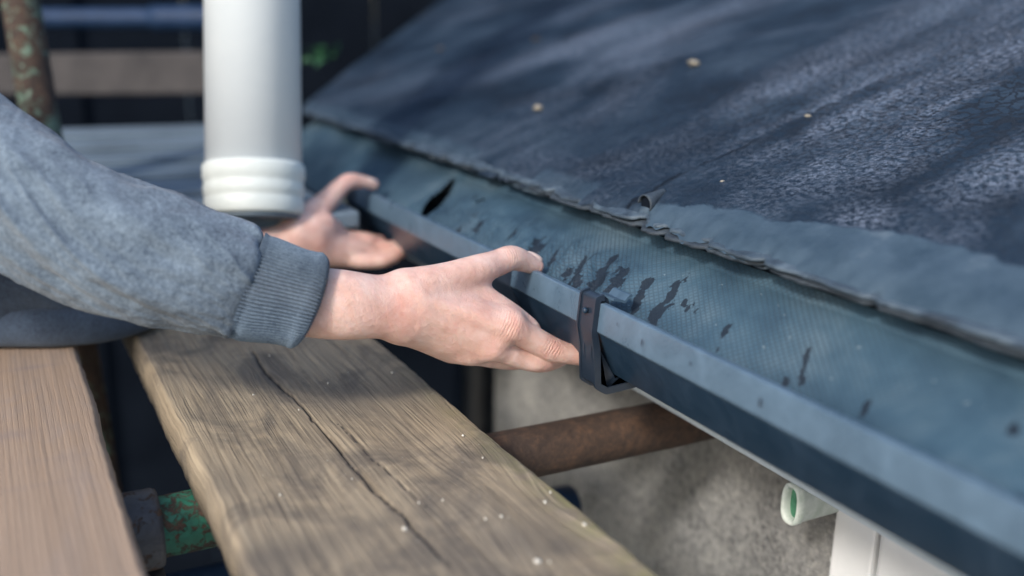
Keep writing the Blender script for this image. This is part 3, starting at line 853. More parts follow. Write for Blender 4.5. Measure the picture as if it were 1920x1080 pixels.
# ------------------------------------------------------------------ scaffold tubes
tz = TOP - .0385 - .0245
cr = empty("scaffold_cross_tube", (.1, .7445, tz)); tag(cr, "rusty steel scaffold tube crossing under the boards with green paint at its left", "scaffold tube")
tube("green_painted_length", (-.45, .7445, tz), (.215, .7445, tz), .02415, GREENRUST, cr, dents=.0003)
tube("rusty_length", (.2155, .7445, tz), (.664, .7445, tz), .02415, RUST, cr, dents=.0003)
cp = empty("scaffold_coupler", (.075, .7445, tz)); tag(cp, "dark scarred steel coupler clamped on the tube between the two boards", "scaffold coupler")
lathe("collar", (.040, .7445, tz), (1, 0, 0), [(0, .0245), (0, .0300), (.003, .0315), (.046, .0315), (.050, .0298), (.050, .0245)], COUPL, cp)
lathe("lower_jaw", (.064, .7445, tz - .032), (0, 0, -1), [(0, 0), (0, .024), (.006, .0275), (.03, .029), (.055, .029), (.060, .0265)], COUPL, cp)
box("bolt_lug", (.045, .7445, tz + .0), (.022, .076, .020), COUPL, cp, .003)
lathe("nut", (.045, .698, tz), (0, -1, 0), [(0, 0), (0, .011), (.012, .011), (.013, .009), (.013, 0)], COUPL, cp, 6)
t2 = tube("scaffold_upright", (.064, .7445, tz - .07), (.064, .7445, -2.4), .02415, COUPL); tag(t2, "dark upright scaffold tube going down below the coupler", "scaffold tube")
q = onz(370, 1068, -.56)
t3 = tube("scaffold_low_tube", (-.4, q[1], -.585), (.6, q[1], -.585), .02415, BLUEP); tag(t3, "pale blue grey tube below the green painted tube between the boards", "scaffold tube")
a = np.array(P(38, 0, 1.33)); b_ = np.array(P(72, 205, 1.325)); d = (b_ - a) / np.linalg.norm(b_ - a)
t4 = tube("scaffold_standard", a - d * .9, a + d * 2.5, .02415, GREENRUST2, rings=160); tag(t4, "blurred rusty scaffold upright with flaking pale green paint at the top left", "scaffold tube")

# ------------------------------------------------------------------ white soil pipe
pb = np.array(P(477, 394, 1.16)); pt = np.array(P(473, 0, 1.165)); ax = (pt - pb) / np.linalg.norm(pt - pb)
wp = empty("soil_pipe", tuple(pb)); tag(wp, "thick white plastic pipe standing behind the arms with a ribbed collar", "pipe")
lathe("pipe", pb + ax * .030, ax, [(0, .050), (0, .0550), (1.1, .0550), (1.1, .051), (1.0, .051)], WHITEP, wp, 96)
lathe("collar", pb, ax, [(-.006, .045), (-.006, .0550), (-.003, .0560), (.002, .0568), (.010, .0570), (.0125, .0560), (.0150, .0560), (.0175, .0574), (.026, .0578), (.029, .0566), (.033, .0566), (.036, .0584), (.048, .0586), (.0515, .0576), (.0535, .0552)], COLLAR, wp, 96)

lathe("pipe_foot", pb - ax * .0055, -ax, [(0, .046), (0, .0525), (.004, .0520), (.006, .0505), (.006, .0)], LEAN, wp, 64)
# ------------------------------------------------------------------ blurred background
lr = empty("lean_to_roof", (.3, 1.6, -.25)); tag(lr, "flat blue grey boarded roof behind the white pipe and the forearm", "roof")
for k in range(7):
    y0 = 1.135 + k * .118
    box("board", (.245 - .0 * k, y0 + .057, (-.246 if k == 0 else -.262 + .006 * k)), (.30, .108, .02), LEAN, lr, .004)
lb = empty("timber_beam", tuple(P(230, 133, 2.2))); tag(lb, "grey weathered timber rail behind the white pipe", "beam")
a = P(-120, 140, 2.25); c = P(545, 134, 2.1); dd = c - a; ang = math.atan2(dd[1], dd[0])
box("rail", tuple((a + c) / 2), (np.linalg.norm(dd), .05, .088), BEAMM, lb, .005, Matrix.Rotation(ang, 4, 'Z') @ Matrix.Rotation(-math.atan2(dd[2], math.hypot(dd[0], dd[1])), 4, 'Y'))
a = P(60, 34, 2.2); c = P(420, 34, 2.1)
bpz = empty("drain_pipe", tuple(a)); tag(bpz, "dark blue horizontal pipe with a wider socket at the top left behind the white pipe", "pipe")
tube("pipe", a, c, .0215, BLUEP, bpz); m_ = a + (c - a) * .64
tube("socket", m_, c + (c - m_) * .1, .0265, BLUEP, bpz, rings=8)
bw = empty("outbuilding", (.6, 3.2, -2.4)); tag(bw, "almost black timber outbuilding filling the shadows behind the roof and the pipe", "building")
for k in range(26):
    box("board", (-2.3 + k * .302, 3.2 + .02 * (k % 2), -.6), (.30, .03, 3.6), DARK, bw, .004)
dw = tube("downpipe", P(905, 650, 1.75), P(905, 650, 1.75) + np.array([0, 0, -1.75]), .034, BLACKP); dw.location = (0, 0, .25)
tag(dw, "black downpipe at the far corner of the pebbledash wall below the near hand", "pipe")

# sprig of green leaves beyond the far end of the roof
sh = empty("ivy_sprig", tuple(P(603, 108, 1.95))); tag(sh, "small blurred green sprig beyond the far corner of the roof", "plant")
V = []; F = []
for k in range(34):
    c = P(603 + rng.normal(0, 15), 103 + rng.normal(0, 10), 1.97 + rng.normal(0, .02)); a = rng.normal(size=3); a /= np.linalg.norm(a); b_ = np.cross(a, rng.normal(size=3)); b_ /= np.linalg.norm(b_)
    s = .011; i = len(V); V += [c - a * s, c - b_ * s * .45, c + np.cross(a, b_) * .002, c + a * s, c + b_ * s * .45]; F += [(i, i + 1, i + 2), (i + 1, i + 3, i + 2), (i + 3, i + 4, i + 2), (i + 4, i, i + 2)]
mesh_obj("foliage", np.array(V), F, LEAF, sh)


# ------------------------------------------------------------------ hollow white plastic stub on the wall
st = empty("plastic_overflow_stub", (.64, .605, -.42)); tag(st, "white hollow plastic stub with green algae sticking out of the wall under the gutter", "pipe stub")
n = 40; th = np.linspace(0, 2 * np.pi, n, endpoint=False)


def rrect(wy, hz, r, k=4.):
    cx, sx = np.cos(th), np.sin(th)
    return np.sign(cx) * np.abs(cx) ** (2 / k) * wy, np.sign(sx) * np.abs(sx) ** (2 / k) * hz


c0 = np.array(P(1482, 946, .885)); V = []
for dx, wy, hz in ((0.06, .007, .015), (.004, .007, .015), (0, .0075, .0155), (-.002, .0095, .0180), (0, .0110, .0195), (.008, .0110, .0195), (.009, .0100, .0185), (WX - c0[0], .0100, .0185)):
    a, c = rrect(wy, hz, 0, 2.8); V.append(np.column_stack([np.full(n, c0[0] + dx), c0[1] + a, c0[2] + c]))
mesh_obj("hollow_stub", np.concatenate(V), grid_faces(8, n, wrap_v=True), ALGAE, st)
a, c = rrect(.007, .0152, 0, 2.8)
mesh_obj("algae_lining", np.column_stack([np.full(n, c0[0] + .007), c0[1] + a, c0[2] + c]), [tuple(range(n))], GREENIN, st)
a, c = rrect(.0102, .0188, 0, 2.8); sel = (th > .9) & (th < 1.9); k = sel.sum()
V = np.concatenate([np.column_stack([np.full(k, c0[0] + dx), c0[1] + a[sel] * 1.02, c0[2] + c[sel] * 1.03]) for dx in (.010, .03, .05)])
mesh_obj("algae_streak", V, grid_faces(3, k), GREENIN, st)

# ------------------------------------------------------------------ the person
who = empty("person", (-.15, .95, TOP))
tag(who, "person in a grey blue fleece sweatshirt leaning in and gripping the gutter with both hands", "person")


class SDF:
    def __init__(s, lo, hi, h):
        s.lo = np.array(lo); s.h = h; s.n = np.ceil((np.array(hi) - s.lo) / h).astype(int) + 1
        s.F = np.full(s.n, .05, np.float32)
        s.ax = [s.lo[i] + np.arange(s.n[i]) * h for i in range(3)]

    def win(s, pts, m):
        pts = np.array(pts); a = np.floor((pts.min(0) - m - s.lo) / s.h).astype(int); b = np.ceil((pts.max(0) + m - s.lo) / s.h).astype(int) + 1
        a = np.clip(a, 0, s.n); b = np.clip(b, 0, s.n); return tuple(slice(i, j) for i, j in zip(a, b))

    def local(s, w):
        return np.meshgrid(*[s.ax[i][w[i]].astype(np.float32) for i in range(3)], indexing='ij')


def cap_d(G, a, b, r1, r2):
    a = np.asarray(a, np.float32); b = np.asarray(b, np.float32); ba = b - a; L = float(ba @ ba) + 1e-12
    t = np.clip(((G[0] - a[0]) * ba[0] + (G[1] - a[1]) * ba[1] + (G[2] - a[2]) * ba[2]) / L, 0, 1)
    return np.sqrt((G[0] - a[0] - t * ba[0]) ** 2 + (G[1] - a[1] - t * ba[1]) ** 2 + (G[2] - a[2] - t * ba[2]) ** 2) - (r1 + (r2 - r1) * t)


def smin(a, b, k):
    h = np.maximum(k - np.abs(a - b), 0) / k; return np.minimum(a, b) - h * h * k * .25


def add_chain(f, chain, k_in, k_out, target=None):
    """chain = [(point, radius), ...]"""
    if len(chain) > 2:                            # smooth the path so that the joints do not bulge
        A = np.array([[*c[0], c[1]] for c in chain]); A2 = np.vstack([2 * A[0] - A[1], A, 2 * A[-1] - A[-2]]); o_ = []
        for i in range(len(A) - 1):
            p0, p1, p2, p3 = A2[i:i + 4]
            for t in (0, .2, .4, .6, .8):
                o_.append(.5 * (2 * p1 + (p2 - p0) * t + (2 * p0 - 5 * p1 + 4 * p2 - p3) * t * t + (3 * p1 - p0 - 3 * p2 + p3) * t ** 3))
        o_.append(A[-1]); chain = [(q[:3], float(q[3])) for q in o_]
    pts = [c[0] for c in chain]; m = max(c[1] for c in chain) + k_out + .004
    w = f.win(pts, m)
    if any(x.stop <= x.start for x in w): return
    G = f.local(w); d = None
    for (a, ra), (b, rb) in zip(chain[:-1], chain[1:]):
        q = cap_d(G, a, b, ra, rb); d = q if d is None else np.minimum(d, q)
    f.F[w] = smin(f.F[w], d, k_out)


def blur(f, rad, n=2):
    A = f.F
    for _ in range(n):
        for ax in range(3):
            Q = np.cumsum(np.concatenate([np.repeat(A.take([0], ax), rad + 1, ax), A, np.repeat(A.take([-1], ax), rad, ax)], ax), ax, dtype=np.float64)
            m = A.shape[ax]; A = ((Q.take(range(2 * rad + 1, 2 * rad + 1 + m), ax) - Q.take(range(0, m), ax)) / (2 * rad + 1)).astype(np.float32)
    f.F = A - .0006


def surface_nets(f):
    Fv = f.F; ins = Fv < 0; nx, ny, nz = Fv.shape
    corners = [(i, j, k) for i in (0, 1) for j in (0, 1) for k in (0, 1)]
    cnt = sum(ins[i:nx - 1 + i, j:ny - 1 + j, k:nz - 1 + k].astype(np.int8) for i, j, k in corners)
    cells = np.argwhere((cnt > 0) & (cnt < 8)); idx = np.full((nx - 1, ny - 1, nz - 1), -1, np.int64)
    idx[tuple(cells.T)] = np.arange(len(cells))
    acc = np.zeros((len(cells), 3)); num = np.zeros(len(cells))
    for c in corners:
        for ax in range(3):
            if c[ax] == 1: continue
            e = list(c); e[ax] = 1
            va = Fv[tuple((cells + c).T)]; vb = Fv[tuple((cells + e).T)]; m = (va < 0) != (vb < 0)
            t = np.where(m, va / np.where(m, va - vb, 1), 0); p = np.tile(np.array(c, float), (len(cells), 1)); p[:, ax] += t
            acc[m] += p[m]; num[m] += 1
    V = f.lo + (cells + acc / num[:, None]) * f.h; quads = []
    for ax in range(3):
        o = [a for a in range(3) if a != ax]
        A = [slice(None)] * 3; B = [slice(None)] * 3; A[ax] = slice(0, -1); B[ax] = slice(1, None)
        ch = ins[tuple(A)] != ins[tuple(B)]
        e = np.argwhere(ch); e = e[(e[:, o[0]] > 0) & (e[:, o[1]] > 0) & (e[:, o[0]] < Fv.shape[o[0]] - 1) & (e[:, o[1]] < Fv.shape[o[1]] - 1)]
        def g(du, dv):
            q = e.copy(); q[:, o[0]] -= du; q[:, o[1]] -= dv; return idx[tuple(q.T)]
        Q = np.stack([g(0, 0), g(1, 0), g(1, 1), g(0, 1)], -1)
        fl = ins[tuple(A)][tuple(e.T)]
        if ax == 1: fl = ~fl
        Q[~fl] = Q[~fl][:, ::-1]
        quads.append(Q)
    return V, np.concatenate(quads)


mm = .001
# --- near (right) hand, joints as (px, py, depth), radii in mm
J = lambda px, py, d, r: (P(px, py, d), r * mm)
NH = dict(
    thumb=[J(800, 532, .822, 13), J(888, 508, .850, 13.2), J(928, 495, .868, 11.8), J(958, 484, .880, 11.2), J(982, 490, .892, 9.6), J(1004, 499, .902, 7.6)],
    index=[J(956, 612, .846, 12.0), J(998, 635, .861, 11.4), J(1036, 655, .872, 10.9), J(1068, 664, .880, 9.2), J(1096, 667, .888, 8.4), J(1124, 658, .903, 7.2)],
    middle=[J(924, 648, .852, 11.8), J(972, 669, .868, 10.0), J(1014, 678, .880, 9.8), J(1050, 670, .902, 8.4), J(1078, 652, .925, 7.2)],
    ring=[J(886, 658, .860, 11.0), J(928, 670, .878, 9.8), J(970, 674, .892, 9.2), J(1004, 667, .914, 8.0), J(1034, 648, .938, 7.0)],
    little=[J(846, 657, .874, 10.4), J(885, 664, .892, 8.8), J(915, 660, .910, 8.2), J(945, 656, .925, 7.4), J(970, 645, .938, 6.4)],
)
lo = np.array([P(470, 560, .84), P(440, 470, .74), P(1130, 700, .95), P(1000, 440, .80), P(620, 660, .72), P(1060, 700, .84), P(960, 460, .97)]).min(0) - .012
hi = np.array([P(470, 560, .84), P(440, 470, .74), P(1130, 640, .95), P(1000, 440, .80), P(620, 490, .86), P(1120, 600, .94), P(960, 440, .97)]).max(0) + .012
f = SDF(lo, hi, .00095)
add_chain(f, [J(420, 505, .775, 19), J(560, 547, .788, 21.0), J(640, 556, .792, 21.0), J(705, 560, .806, 18.5), J(745, 556, .815, 17.8)], .01, .004)
add_chain(f, [J(420, 535, .775, 19), J(560, 578, .790, 20.0), J(640, 590, .796, 19.5), J(705, 593, .808, 17.5), J(752, 602, .820, 16.8)], .01, .020)
for a, b in ((J(776, 557, .820, 15.2), NH['index'][0]), (J(765, 570, .819, 16.5), NH['middle'][0]), (J(755, 590, .824, 16), NH['ring'][0]), (J(750, 606, .830, 14), NH['little'][0])):
    mid = ((a[0] * .5 + b[0] * .5), (a[1] + b[1]) / 2 * .97)
    add_chain(f, [a, mid, b], .008, .014)
add_chain(f, [J(765, 545, .820, 15), J(830, 530, .840, 13.5), J(893, 530, .862, 9.5)], .01, .016)        # first web
add_chain(f, [J(840, 556, .846, 14.5), J(905, 566, .858, 13.0), J(950, 590, .862, 12.2), J(992, 620, .867, 11.0)], .01, .012)                                    # interosseous pad
add_chain(f, [J(790, 600, .850, 15), J(860, 640, .868, 12.5)], .01, .016)                                  # heel of the hand
blur(f, 4)
for nm in ('middle', 'ring', 'little', 'index'):
    c = NH[nm]; add_chain(f, c, .0035, .0013)
c = NH['thumb']; add_chain(f, c, .005, .007)
for a, r, k in ((J(955, 608, .8455, 8.6), 9.5, .014), (J(921, 646, .8505, 8.2), 9, .014), (J(882, 654, .862, 8), 8.5, .014),           # knuckles
                ):
    add_chain(f, [a, (a[0] + 1e-4, a[1])], .003, k)
for a, b in (((790, 560, .806), (935, 608, .8345)), ((792, 582, .8075), (905, 640, .840)), ((785, 602, .812), (868, 648, .851))):            # tendons
    add_chain(f, [J(*a, 4.2), J(*b, 4.0)], .003, .007)
V1, F1 = surface_nets(f)
V1 = V1 + (.00022 * fbm(V1[:, 0] * 210 + V1[:, 2] * 90, V1[:, 1] * 210 - V1[:, 2] * 120, 401, 3))[:, None] * (R3 @ np.array([0, 0, 1.]))


def skin_attr(V, reds, creases):
    red = np.zeros(len(V)); cr = np.zeros(len(V)); cm = np.zeros(len(V))
    for c, r, s in reds: red = np.maximum(red, s * np.exp(-((np.linalg.norm(V - c, axis=1)) / r) ** 2))
    for c, dirv, r in creases:
        dirv = dirv / np.linalg.norm(dirv); q = V - c; m = np.exp(-(np.linalg.norm(q, axis=1) / r) ** 2)
        tk = m > cm; cr[tk] = (q @ dirv)[tk]; cm = np.maximum(cm, m)
    return red, cr, cm


reds = [(P(956, 612, .838), .014, .7), (P(922, 645, .842), .013, .75), (P(884, 655, .852), .012, .7), (P(1036, 657, .862), .011, .9), (P(1015, 676, .878), .010, .7),
        (P(748, 585, .800), .020, .8), (P(770, 545, .800), .018, .3), (P(945, 505, .868), .012, .6), (P(978, 688, .89), .014, .8), (P(905, 560, .835), .018, .35), (P(900, 590, .83), .03, .35), (P(1090, 668, .88), .012, .7)]
creases = [(P(1036, 655, .862), P(1036, 655, .862) - P(998, 636, .862), .0095), (P(1015, 672, .878), P(1014, 671, .888) - P(974, 664, .874), .0085),
           (P(960, 480, .872), P(985, 490, .89) - P(938, 492, .872), .0095), (P(930, 505, .858), P(963, 483, .88) - P(900, 505, .85), .0075),
           (P(952, 612, .838), P(998, 636, .862) - P(900, 590, .85), .010)]
at1 = skin_attr(V1, reds, creases)

# --- far (left) hand, palm towards the camera
FH = dict(
    thumb=[J(556, 422, 1.178, 17.5), J(605, 384, 1.200, 14.0), J(637, 352, 1.220, 11.2), J(656, 340, 1.230, 10.2), J(680, 341, 1.242, 8.2), J(700, 346, 1.252, 7.0)],
    index=[J(652, 450, 1.222, 11.5), J(676, 449, 1.224, 9.4), J(692, 450, 1.228, 8.4), J(702, 452, 1.234, 7.8), J(712, 452, 1.242, 7.2)],
    middle=[J(664, 462, 1.228, 11.5), J(690, 466, 1.232, 10.2), J(714, 466, 1.234, 9.6), J(740, 464, 1.244, 8.8), J(760, 458, 1.256, 7.8)],
    ring=[J(664, 474, 1.218, 11.2), J(692, 481, 1.222, 10), J(720, 482, 1.228, 9.4), J(744, 475, 1.236, 8.6), J(764, 463, 1.248, 7.6)],
    little=[J(650, 483, 1.205, 10.2), J(675, 489, 1.205, 9.2), J(700, 490, 1.208, 8.6), J(722, 488, 1.212, 8.0), J(740, 482, 1.22, 7.0)],
)
lo = np.array([P(430, 500, 1.10), P(430, 380, 1.10), P(780, 530, 1.29), P(780, 310, 1.29), P(640, 520, 1.14), P(640, 310, 1.14), P(430, 520, 1.29)]).min(0) - .01
hi = np.array([P(430, 500, 1.10), P(430, 380, 1.10), P(780, 530, 1.29), P(780, 310, 1.29), P(640, 520, 1.14), P(640, 310, 1.14), P(430, 360, 1.29)]).max(0) + .01
f2 = SDF(lo, hi, .0017)
add_chain(f2, [J(380, 478, 1.14, 20), J(500, 462, 1.16, 21), J(545, 448, 1.175, 20)], .01, .01)
add_chain(f2, [J(380, 488, 1.14, 20), J(500, 484, 1.165, 20), J(552, 468, 1.18, 19)], .01, .02)
for a, b in ((J(560, 440, 1.185, 16), FH['index'][0]), (J(560, 452, 1.19, 16), FH['middle'][0]), (J(560, 466, 1.185, 16), FH['ring'][0]), (J(560, 475, 1.175, 15), FH['little'][0])):
    add_chain(f2, [a, b], .008, .014)
add_chain(f2, [J(560, 440, 1.165, 17), J(606, 420, 1.185, 14)], .01, .016)        # ball of the thumb
add_chain(f2, [J(590, 440, 1.175, 14), J(625, 425, 1.205, 9)], .01, .014)
add_chain(f2, [J(590, 458, 1.180, 17), J(640, 466, 1.205, 14), J(695, 470, 1.226, 10.5)], .01, .010)
blur(f2, 2)
for nm in ('index', 'middle', 'ring', 'little'): add_chain(f2, FH[nm], .003, .003)
add_chain(f2, FH['thumb'], .005, .008)
V2, F2 = surface_nets(f2)
at2 = skin_attr(V2, [(P(600, 460, 1.16), .025, .6), (P(580, 480, 1.15), .02, .5), (P(694, 431, 1.19), .02, 1.), (P(720, 440, 1.23), .03, .8), (P(655, 335, 1.22), .02, .6), (P(625, 410, 1.19), .02, .6), (P(750, 480, 1.22), .02, .6)], [(P(600, 430, 1.17), P(1, 0, 1.), .001)])

# --- trunk, upper arms, neck and head (mostly outside the picture)
ELB = P(40, 360, .745); SHR = P(-430, 40, .80); SHL = P(-400, 190, 1.20); ELL = P(150, 470, 1.12)
CH = (SHR + SHL) / 2; HIP = np.array([-.22, 1.13, TOP + .10])
NK = CH + np.array([.05, -.01, .07]); HD = NK + np.array([.07, -.01, .13])
allp = np.array([ELB, SHR, SHL, ELL, CH, HIP, HD + np.array([0, 0, .14]), HD - .12, HD + np.array([.14, .1, 0]), P(330, 480, .74), P(335, 510, 1.12)])
f3 = SDF(allp.min(0) - .16, allp.max(0) + .16, .006)
for ch, ki, ko in (([(P(440, 520, .776), .020), (P(220, 450, .757), .030), (P(40, 340, .757), .036), (P(-110, 270, .77), .040), (P(-250,180,.785), .044), (SHR, .050)], .02, .02), ([(P(335, 490, 1.13), .024), (P(150, 478, 1.14), .034), (P(0, 420, 1.16), .040), (SHL, .052)], .02, .02),
                   ([(SHR, .055), (CH, .09), (SHL, .055)], .04, .05), ([(CH, .11), (HIP, .115)], .05, .06), ([(CH, .06), (NK, .055), (HD + np.array([0, 0, -.05]), .055)], .02, .04),
                   ([(HD, .078), (HD + np.array([.015, 0, .03]), .085)], .02, .02), ([(HD + np.array([.035, 0, -.055]), .045), (HD + np.array([.02, 0, 0]), .06)], .02, .03),
                   ([(HD + np.array([.088, 0, .01]), .012), (HD + np.array([.104, 0, -.022]), .014)], .005, .012),
                   ([(HD + np.array([.0, .083, -.02]), .014), (HD + np.array([.0, .083, .012]), .018)], .005, .006), ([(HD + np.array([.0, -.083, -.02]), .014), (HD + np.array([.0, -.083, .012]), .018)], .005, .006)):
    add_chain(f3, ch, ki, ko)
V3, F3 = surface_nets(f3)
at3 = [np.zeros(len(V3))] * 3
VV = np.concatenate([V1, V2, V3]); FF = np.concatenate([F1, F2 + len(V1), F3 + len(V1) + len(V2)])
body = mesh_obj("body", VV, FF, SKIN, who, attrs={k: np.concatenate([a, b, c]) for k, a, b, c in zip(("red", "crease", "creasem"), at1, at2, at3)})

# thumb nails
for (a, b, up) in ((P(989, 476, .8925), P(1015, 487, .9035), P(1006, 462, .889)), (P(684, 334, 1.24), P(704, 341, 1.25), P(696, 322, 1.24))):
    d = b - a; L = np.linalg.norm(d); d /= L; u = up - (a + b) / 2; u -= d * (u @ d); u /= np.linalg.norm(u); s_ = np.cross(d, u); V = []
    for t in np.linspace(0, 1, 9):
        wdt = .0052 * (1 - .45 * abs(2 * t - 1) ** 4)
        for q in np.linspace(-1, 1, 9): V.append(a + d * L * t + s_ * wdt * q + u * (.0022 - .0022 * q * q - .0010 * (2 * t - 1) ** 2))
    o = mesh_obj("thumb_nail", np.array(V), grid_faces(9, 9), NAIL, who); s2 = o.modifiers.new("t", 'SOLIDIFY'); s2.thickness = .0006


def ring_loft(rows, nth, nint, disp=None, name="sleeve", mat=FLEECE, cap_in=False, parent=who):
    """rows = [(upper px, lower px, depth, depth radius)] ; smooth sleeve through these outlines"""
    U = np.array([P(*r[0], r[2]) for r in rows]); Lw = np.array([P(*r[1], r[2]) for r in rows]); dr = np.array([r[3] for r in rows])
    t0 = np.concatenate([[0], np.cumsum(np.linalg.norm(np.diff((U + Lw) / 2, axis=0), axis=1))]); Lt = t0[-1]; t0 /= Lt
    ts = np.linspace(0, 1, nint)

    def cr_(A):                                   # Catmull-Rom through rows
        A = np.asarray(A, float)
        sl = np.zeros_like(A); dt = np.diff(t0)
        for i in range(len(A)):
            if i == 0: sl[i] = (A[1] - A[0]) / dt[0]
            elif i == len(A) - 1: sl[i] = (A[-1] - A[-2]) / dt[-1]
            else: sl[i] = .5 * ((A[i] - A[i - 1]) / dt[i - 1] + (A[i + 1] - A[i]) / dt[i])
        k = np.clip(np.searchsorted(t0, ts, 'right') - 1, 0, len(A) - 2); hh = dt[k]; x = (ts - t0[k]) / hh
        if A.ndim > 1: x = x[:, None]; hh = hh[:, None]
        return (2 * x ** 3 - 3 * x ** 2 + 1) * A[k] + (x ** 3 - 2 * x ** 2 + x) * hh * sl[k] + (-2 * x ** 3 + 3 * x ** 2) * A[k + 1] + (x ** 3 - x ** 2) * hh * sl[k + 1]
    U = cr_(U); Lw = cr_(Lw); dr = cr_(dr); c = (U + Lw) / 2; a = (U - Lw) / 2
    axis = np.gradient(c, axis=0); axis /= np.linalg.norm(axis, axis=1)[:, None]
    b = np.cross(axis, a); b /= np.linalg.norm(b, axis=1)[:, None]; b *= np.sign(-(b * c).sum(1))[:, None]
    b = b * .3 - .7 * c / np.linalg.norm(c, axis=1)[:, None]; b *= dr[:, None] / np.linalg.norm(b, axis=1)[:, None]   # towards the camera
    th = np.linspace(0, 2 * np.pi, nth, endpoint=False)
    Pt = c[:, None] + a[:, None] * np.cos(th)[None, :, None] + b[:, None] * np.sin(th)[None, :, None]
    if disp is not None:
        nrm = a[:, None] * np.cos(th)[None, :, None] / (np.linalg.norm(a, axis=1)[:, None, None]) + b[:, None] * np.sin(th)[None, :, None] / (dr[:, None, None])
        Pt = Pt + nrm * disp(ts[:, None] * Lt, th[None, :])[..., None]
    V = Pt.reshape(-1, 3); F = grid_faces(nint, nth, wrap_v=True)
    return mesh_obj(name, V, F, mat, parent), c, a, b


def folds(s, th):
    """s metres from the shoulder end"""
    L = .60
    q = fbm(s * 9 + 1.6 * np.sin(th + .5), np.cos(th) * 1.3 + s * 3, 301, 3)
    r = -np.abs(fbm(s * 17 + 2.2 * np.cos(th - .8), np.sin(th) * 1.6, 311, 3))
    d = .0055 * q + .0048 * r + .0008 * fbm(s * 70, np.cos(th) * 6 + np.sin(th) * 4, 321, 3)
    d = d + .0035 * np.exp(-((s - .60) / .016) ** 2)                     # blousing above the cuff
    return d


sl, c_, a_, b_v = ring_loft([((-540, -200), (-360, 420), .80, .075), ((-250, -60), (-240, 440), .775, .072), ((-110, 70), (-110, 472), .757, .068), ((0, 163), (-12, 508), .750, .064),
                      ((100, 236), (75, 550), .748, .060), ((182, 300), (170, 588), .750, .056), ((275, 338), (268, 613), .755, .052), ((343, 356), (330, 625), .760, .049),
                      ((402, 388), (378, 632), .765, .046), ((462, 405), (412, 636), .770, .043), ((492, 424), (424, 637), .772, .039), ((497, 440), (426, 630), .773, .036)], 240, 360, folds, "sleeve")


def ribs(s, th):
    return .00135 * np.cos(th * 84 + .25 * np.sin(s * 60)) + .0006 * fbm(s * 30, np.cos(th) * 3, 331, 2) + .0022 * np.exp(-((s - .047) / .01) ** 2) - .0010 * np.exp(-((s - .004) / .003) ** 2)


ring_loft([((497, 438), (426, 632), .773, .0365), ((520, 449), (448, 636), .775, .0350), ((560, 466), (500, 640), .778, .0330), ((590, 479), (534, 642), .781, .0315), ((608, 487), (552, 643), .783, .0300),
           ((610, 493), (553, 638), .784, .0280), ((603, 500), (548, 630), .783, .0262), ((585, 496), (530, 620), .781, .026)], 1104, 90, ribs, "cuff", RIB)

# far sleeve and cuff, trunk of the sweatshirt, hem
ring_loft([((-420, 100), (-330, 420), 1.20, .085), ((-60, 310), (20, 540), 1.16, .065), ((150, 395), (150, 560), 1.13, .055), ((300, 410), (300, 560), 1.125, .048), ((400, 415), (400, 540), 1.13, .042)], 96, 60, lambda s, th: .005 * fbm(s * 14, np.cos(th) * 1.5, 341, 3), "sleeve", FLEECE)
ring_loft([((400, 417), (400, 538), 1.13, .040), ((440, 424), (445, 532), 1.14, .036), ((474, 430), (480, 520), 1.15, .034), ((470, 436), (476, 510), 1.149, .030)], 460, 30, lambda s, th: .0008 * np.cos(th * 80), "cuff", RIB)
f4 = SDF(np.array([-.62, .50, TOP - .02]), np.array([.24, 1.42, .42]), .0055)
BEL = onz(70, 655, TOP) + np.array([-.03, .085, .085]); BEL2 = onz(215, 648, TOP) + np.array([-.03, .055, .055])
for ch, ki, ko in (([(SHR, .078), (CH, .105), (SHL, .078)], .05, .05), ([(CH, .135), (HIP, .135)], .05, .06), ([(HIP + np.array([.02, -.01, .01]), .110), (BEL, .084)], .05, .06),
                   ([(BEL, .07), (BEL2, .052)], .04, .05), ([(SHR, .07), (P(-190, 270, .78), .050)], .03, .03), ([(SHL, .07), (P(-50, 380, 1.18), .07)], .03, .03)):
    add_chain(f4, ch, ki, ko)
G = f4.local((slice(None),) * 3)
f4.F += (.007 * fbm(G[0] * 16 + G[2] * 9, G[1] * 11 + G[2] * 14, 351, 3)).astype(np.float32)
V4, F4 = surface_nets(f4); V4[:, 2] = np.maximum(V4[:, 2], TOP + .004)
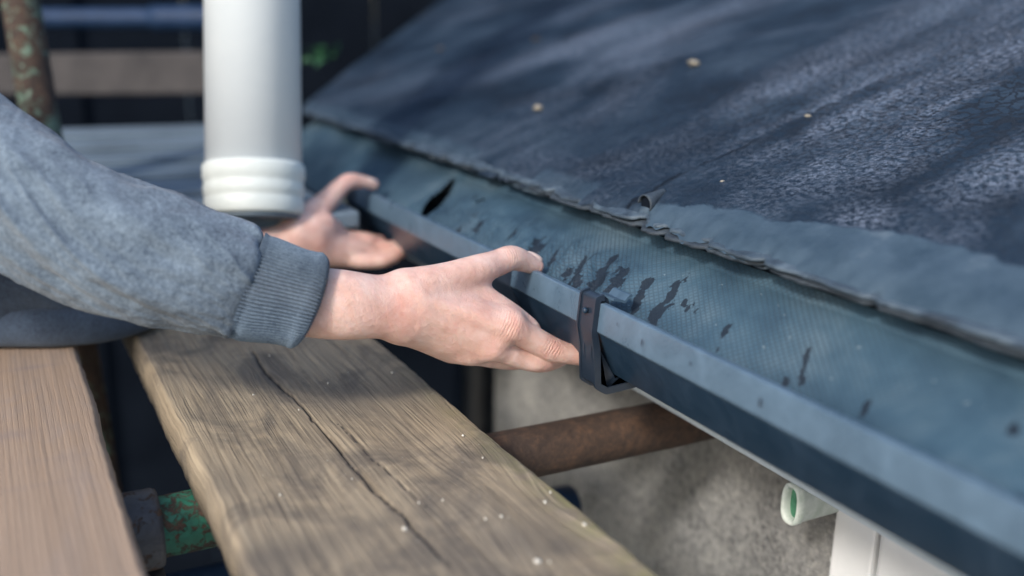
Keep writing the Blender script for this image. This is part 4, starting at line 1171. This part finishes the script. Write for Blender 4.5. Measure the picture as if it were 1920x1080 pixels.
mesh_obj("sweatshirt_trunk", V4, F4, NAVY, who)
# ribbed hem resting on the boards
hp = [onz(x, y, TOP) + np.array([0, .012, .022]) for x, y in ((-330, 664), (-150, 662), (0, 660), (110, 661), (200, 652), (262, 636), (296, 618))]
hp = round_path(hp, .05, 8); V = []
for p, tn in zip(hp, np.gradient(hp, axis=0)):
    tn /= np.linalg.norm(tn); n_ = np.cross(tn, [0, 0, 1.]); n_ /= np.linalg.norm(n_)
    for a in np.linspace(0, 2 * np.pi, 20, endpoint=False): V.append(p + n_ * math.cos(a) * .014 + np.array([0, 0, .021 * math.sin(a)]))
V = np.array(V); V[:, 2] = np.maximum(V[:, 2], TOP + .003)
mesh_obj("hem", V, grid_faces(len(hp), 20, wrap_v=True), NAVY, who)
# folded legs in dark trousers
f5 = SDF(np.array([-.80, .70, TOP - .01]), np.array([.02, 1.45, .0]), .008)
for s in (-1, 1):
    kn = HIP + np.array([-.0, .16 * s, -.03]); add_chain(f5, [(HIP + np.array([-.05, .09 * s, 0]), .085), (HIP + np.array([-.42, .13 * s, -.035]), .065)], .03, .04)
    add_chain(f5, [(HIP + np.array([-.42, .13 * s, -.035]), .062), (HIP + np.array([-.12, .20 * s, -.05]), .048)], .03, .02)
V5, F5 = surface_nets(f5); V5[:, 2] = np.maximum(V5[:, 2], TOP + .002)
mesh_obj("trousers", V5, F5, DARK, who)
# short brown hair
f6 = SDF(HD - .13, HD + .16, .006)
add_chain(f6, [(HD + np.array([-.012, 0, .005]), .087), (HD + np.array([.006, 0, .038]), .090)], .02, .01)
G = f6.local((slice(None),) * 3); f6.F = np.maximum(f6.F, (G[0] - HD[0] - .062 - (G[2] - HD[2] - .06) * .5)) ; f6.F = np.maximum(f6.F, HD[2] - .035 - G[2]); f6.F += (.004 * vn(G[0] * 60, G[1] * 90 + G[2] * 30, 5)).astype(np.float32)
V6, F6 = surface_nets(f6); mesh_obj("hair", V6, F6, mat_plain("brown_hair", (.02, .012, .008), (.06, .035, .02), 60, .6), who)
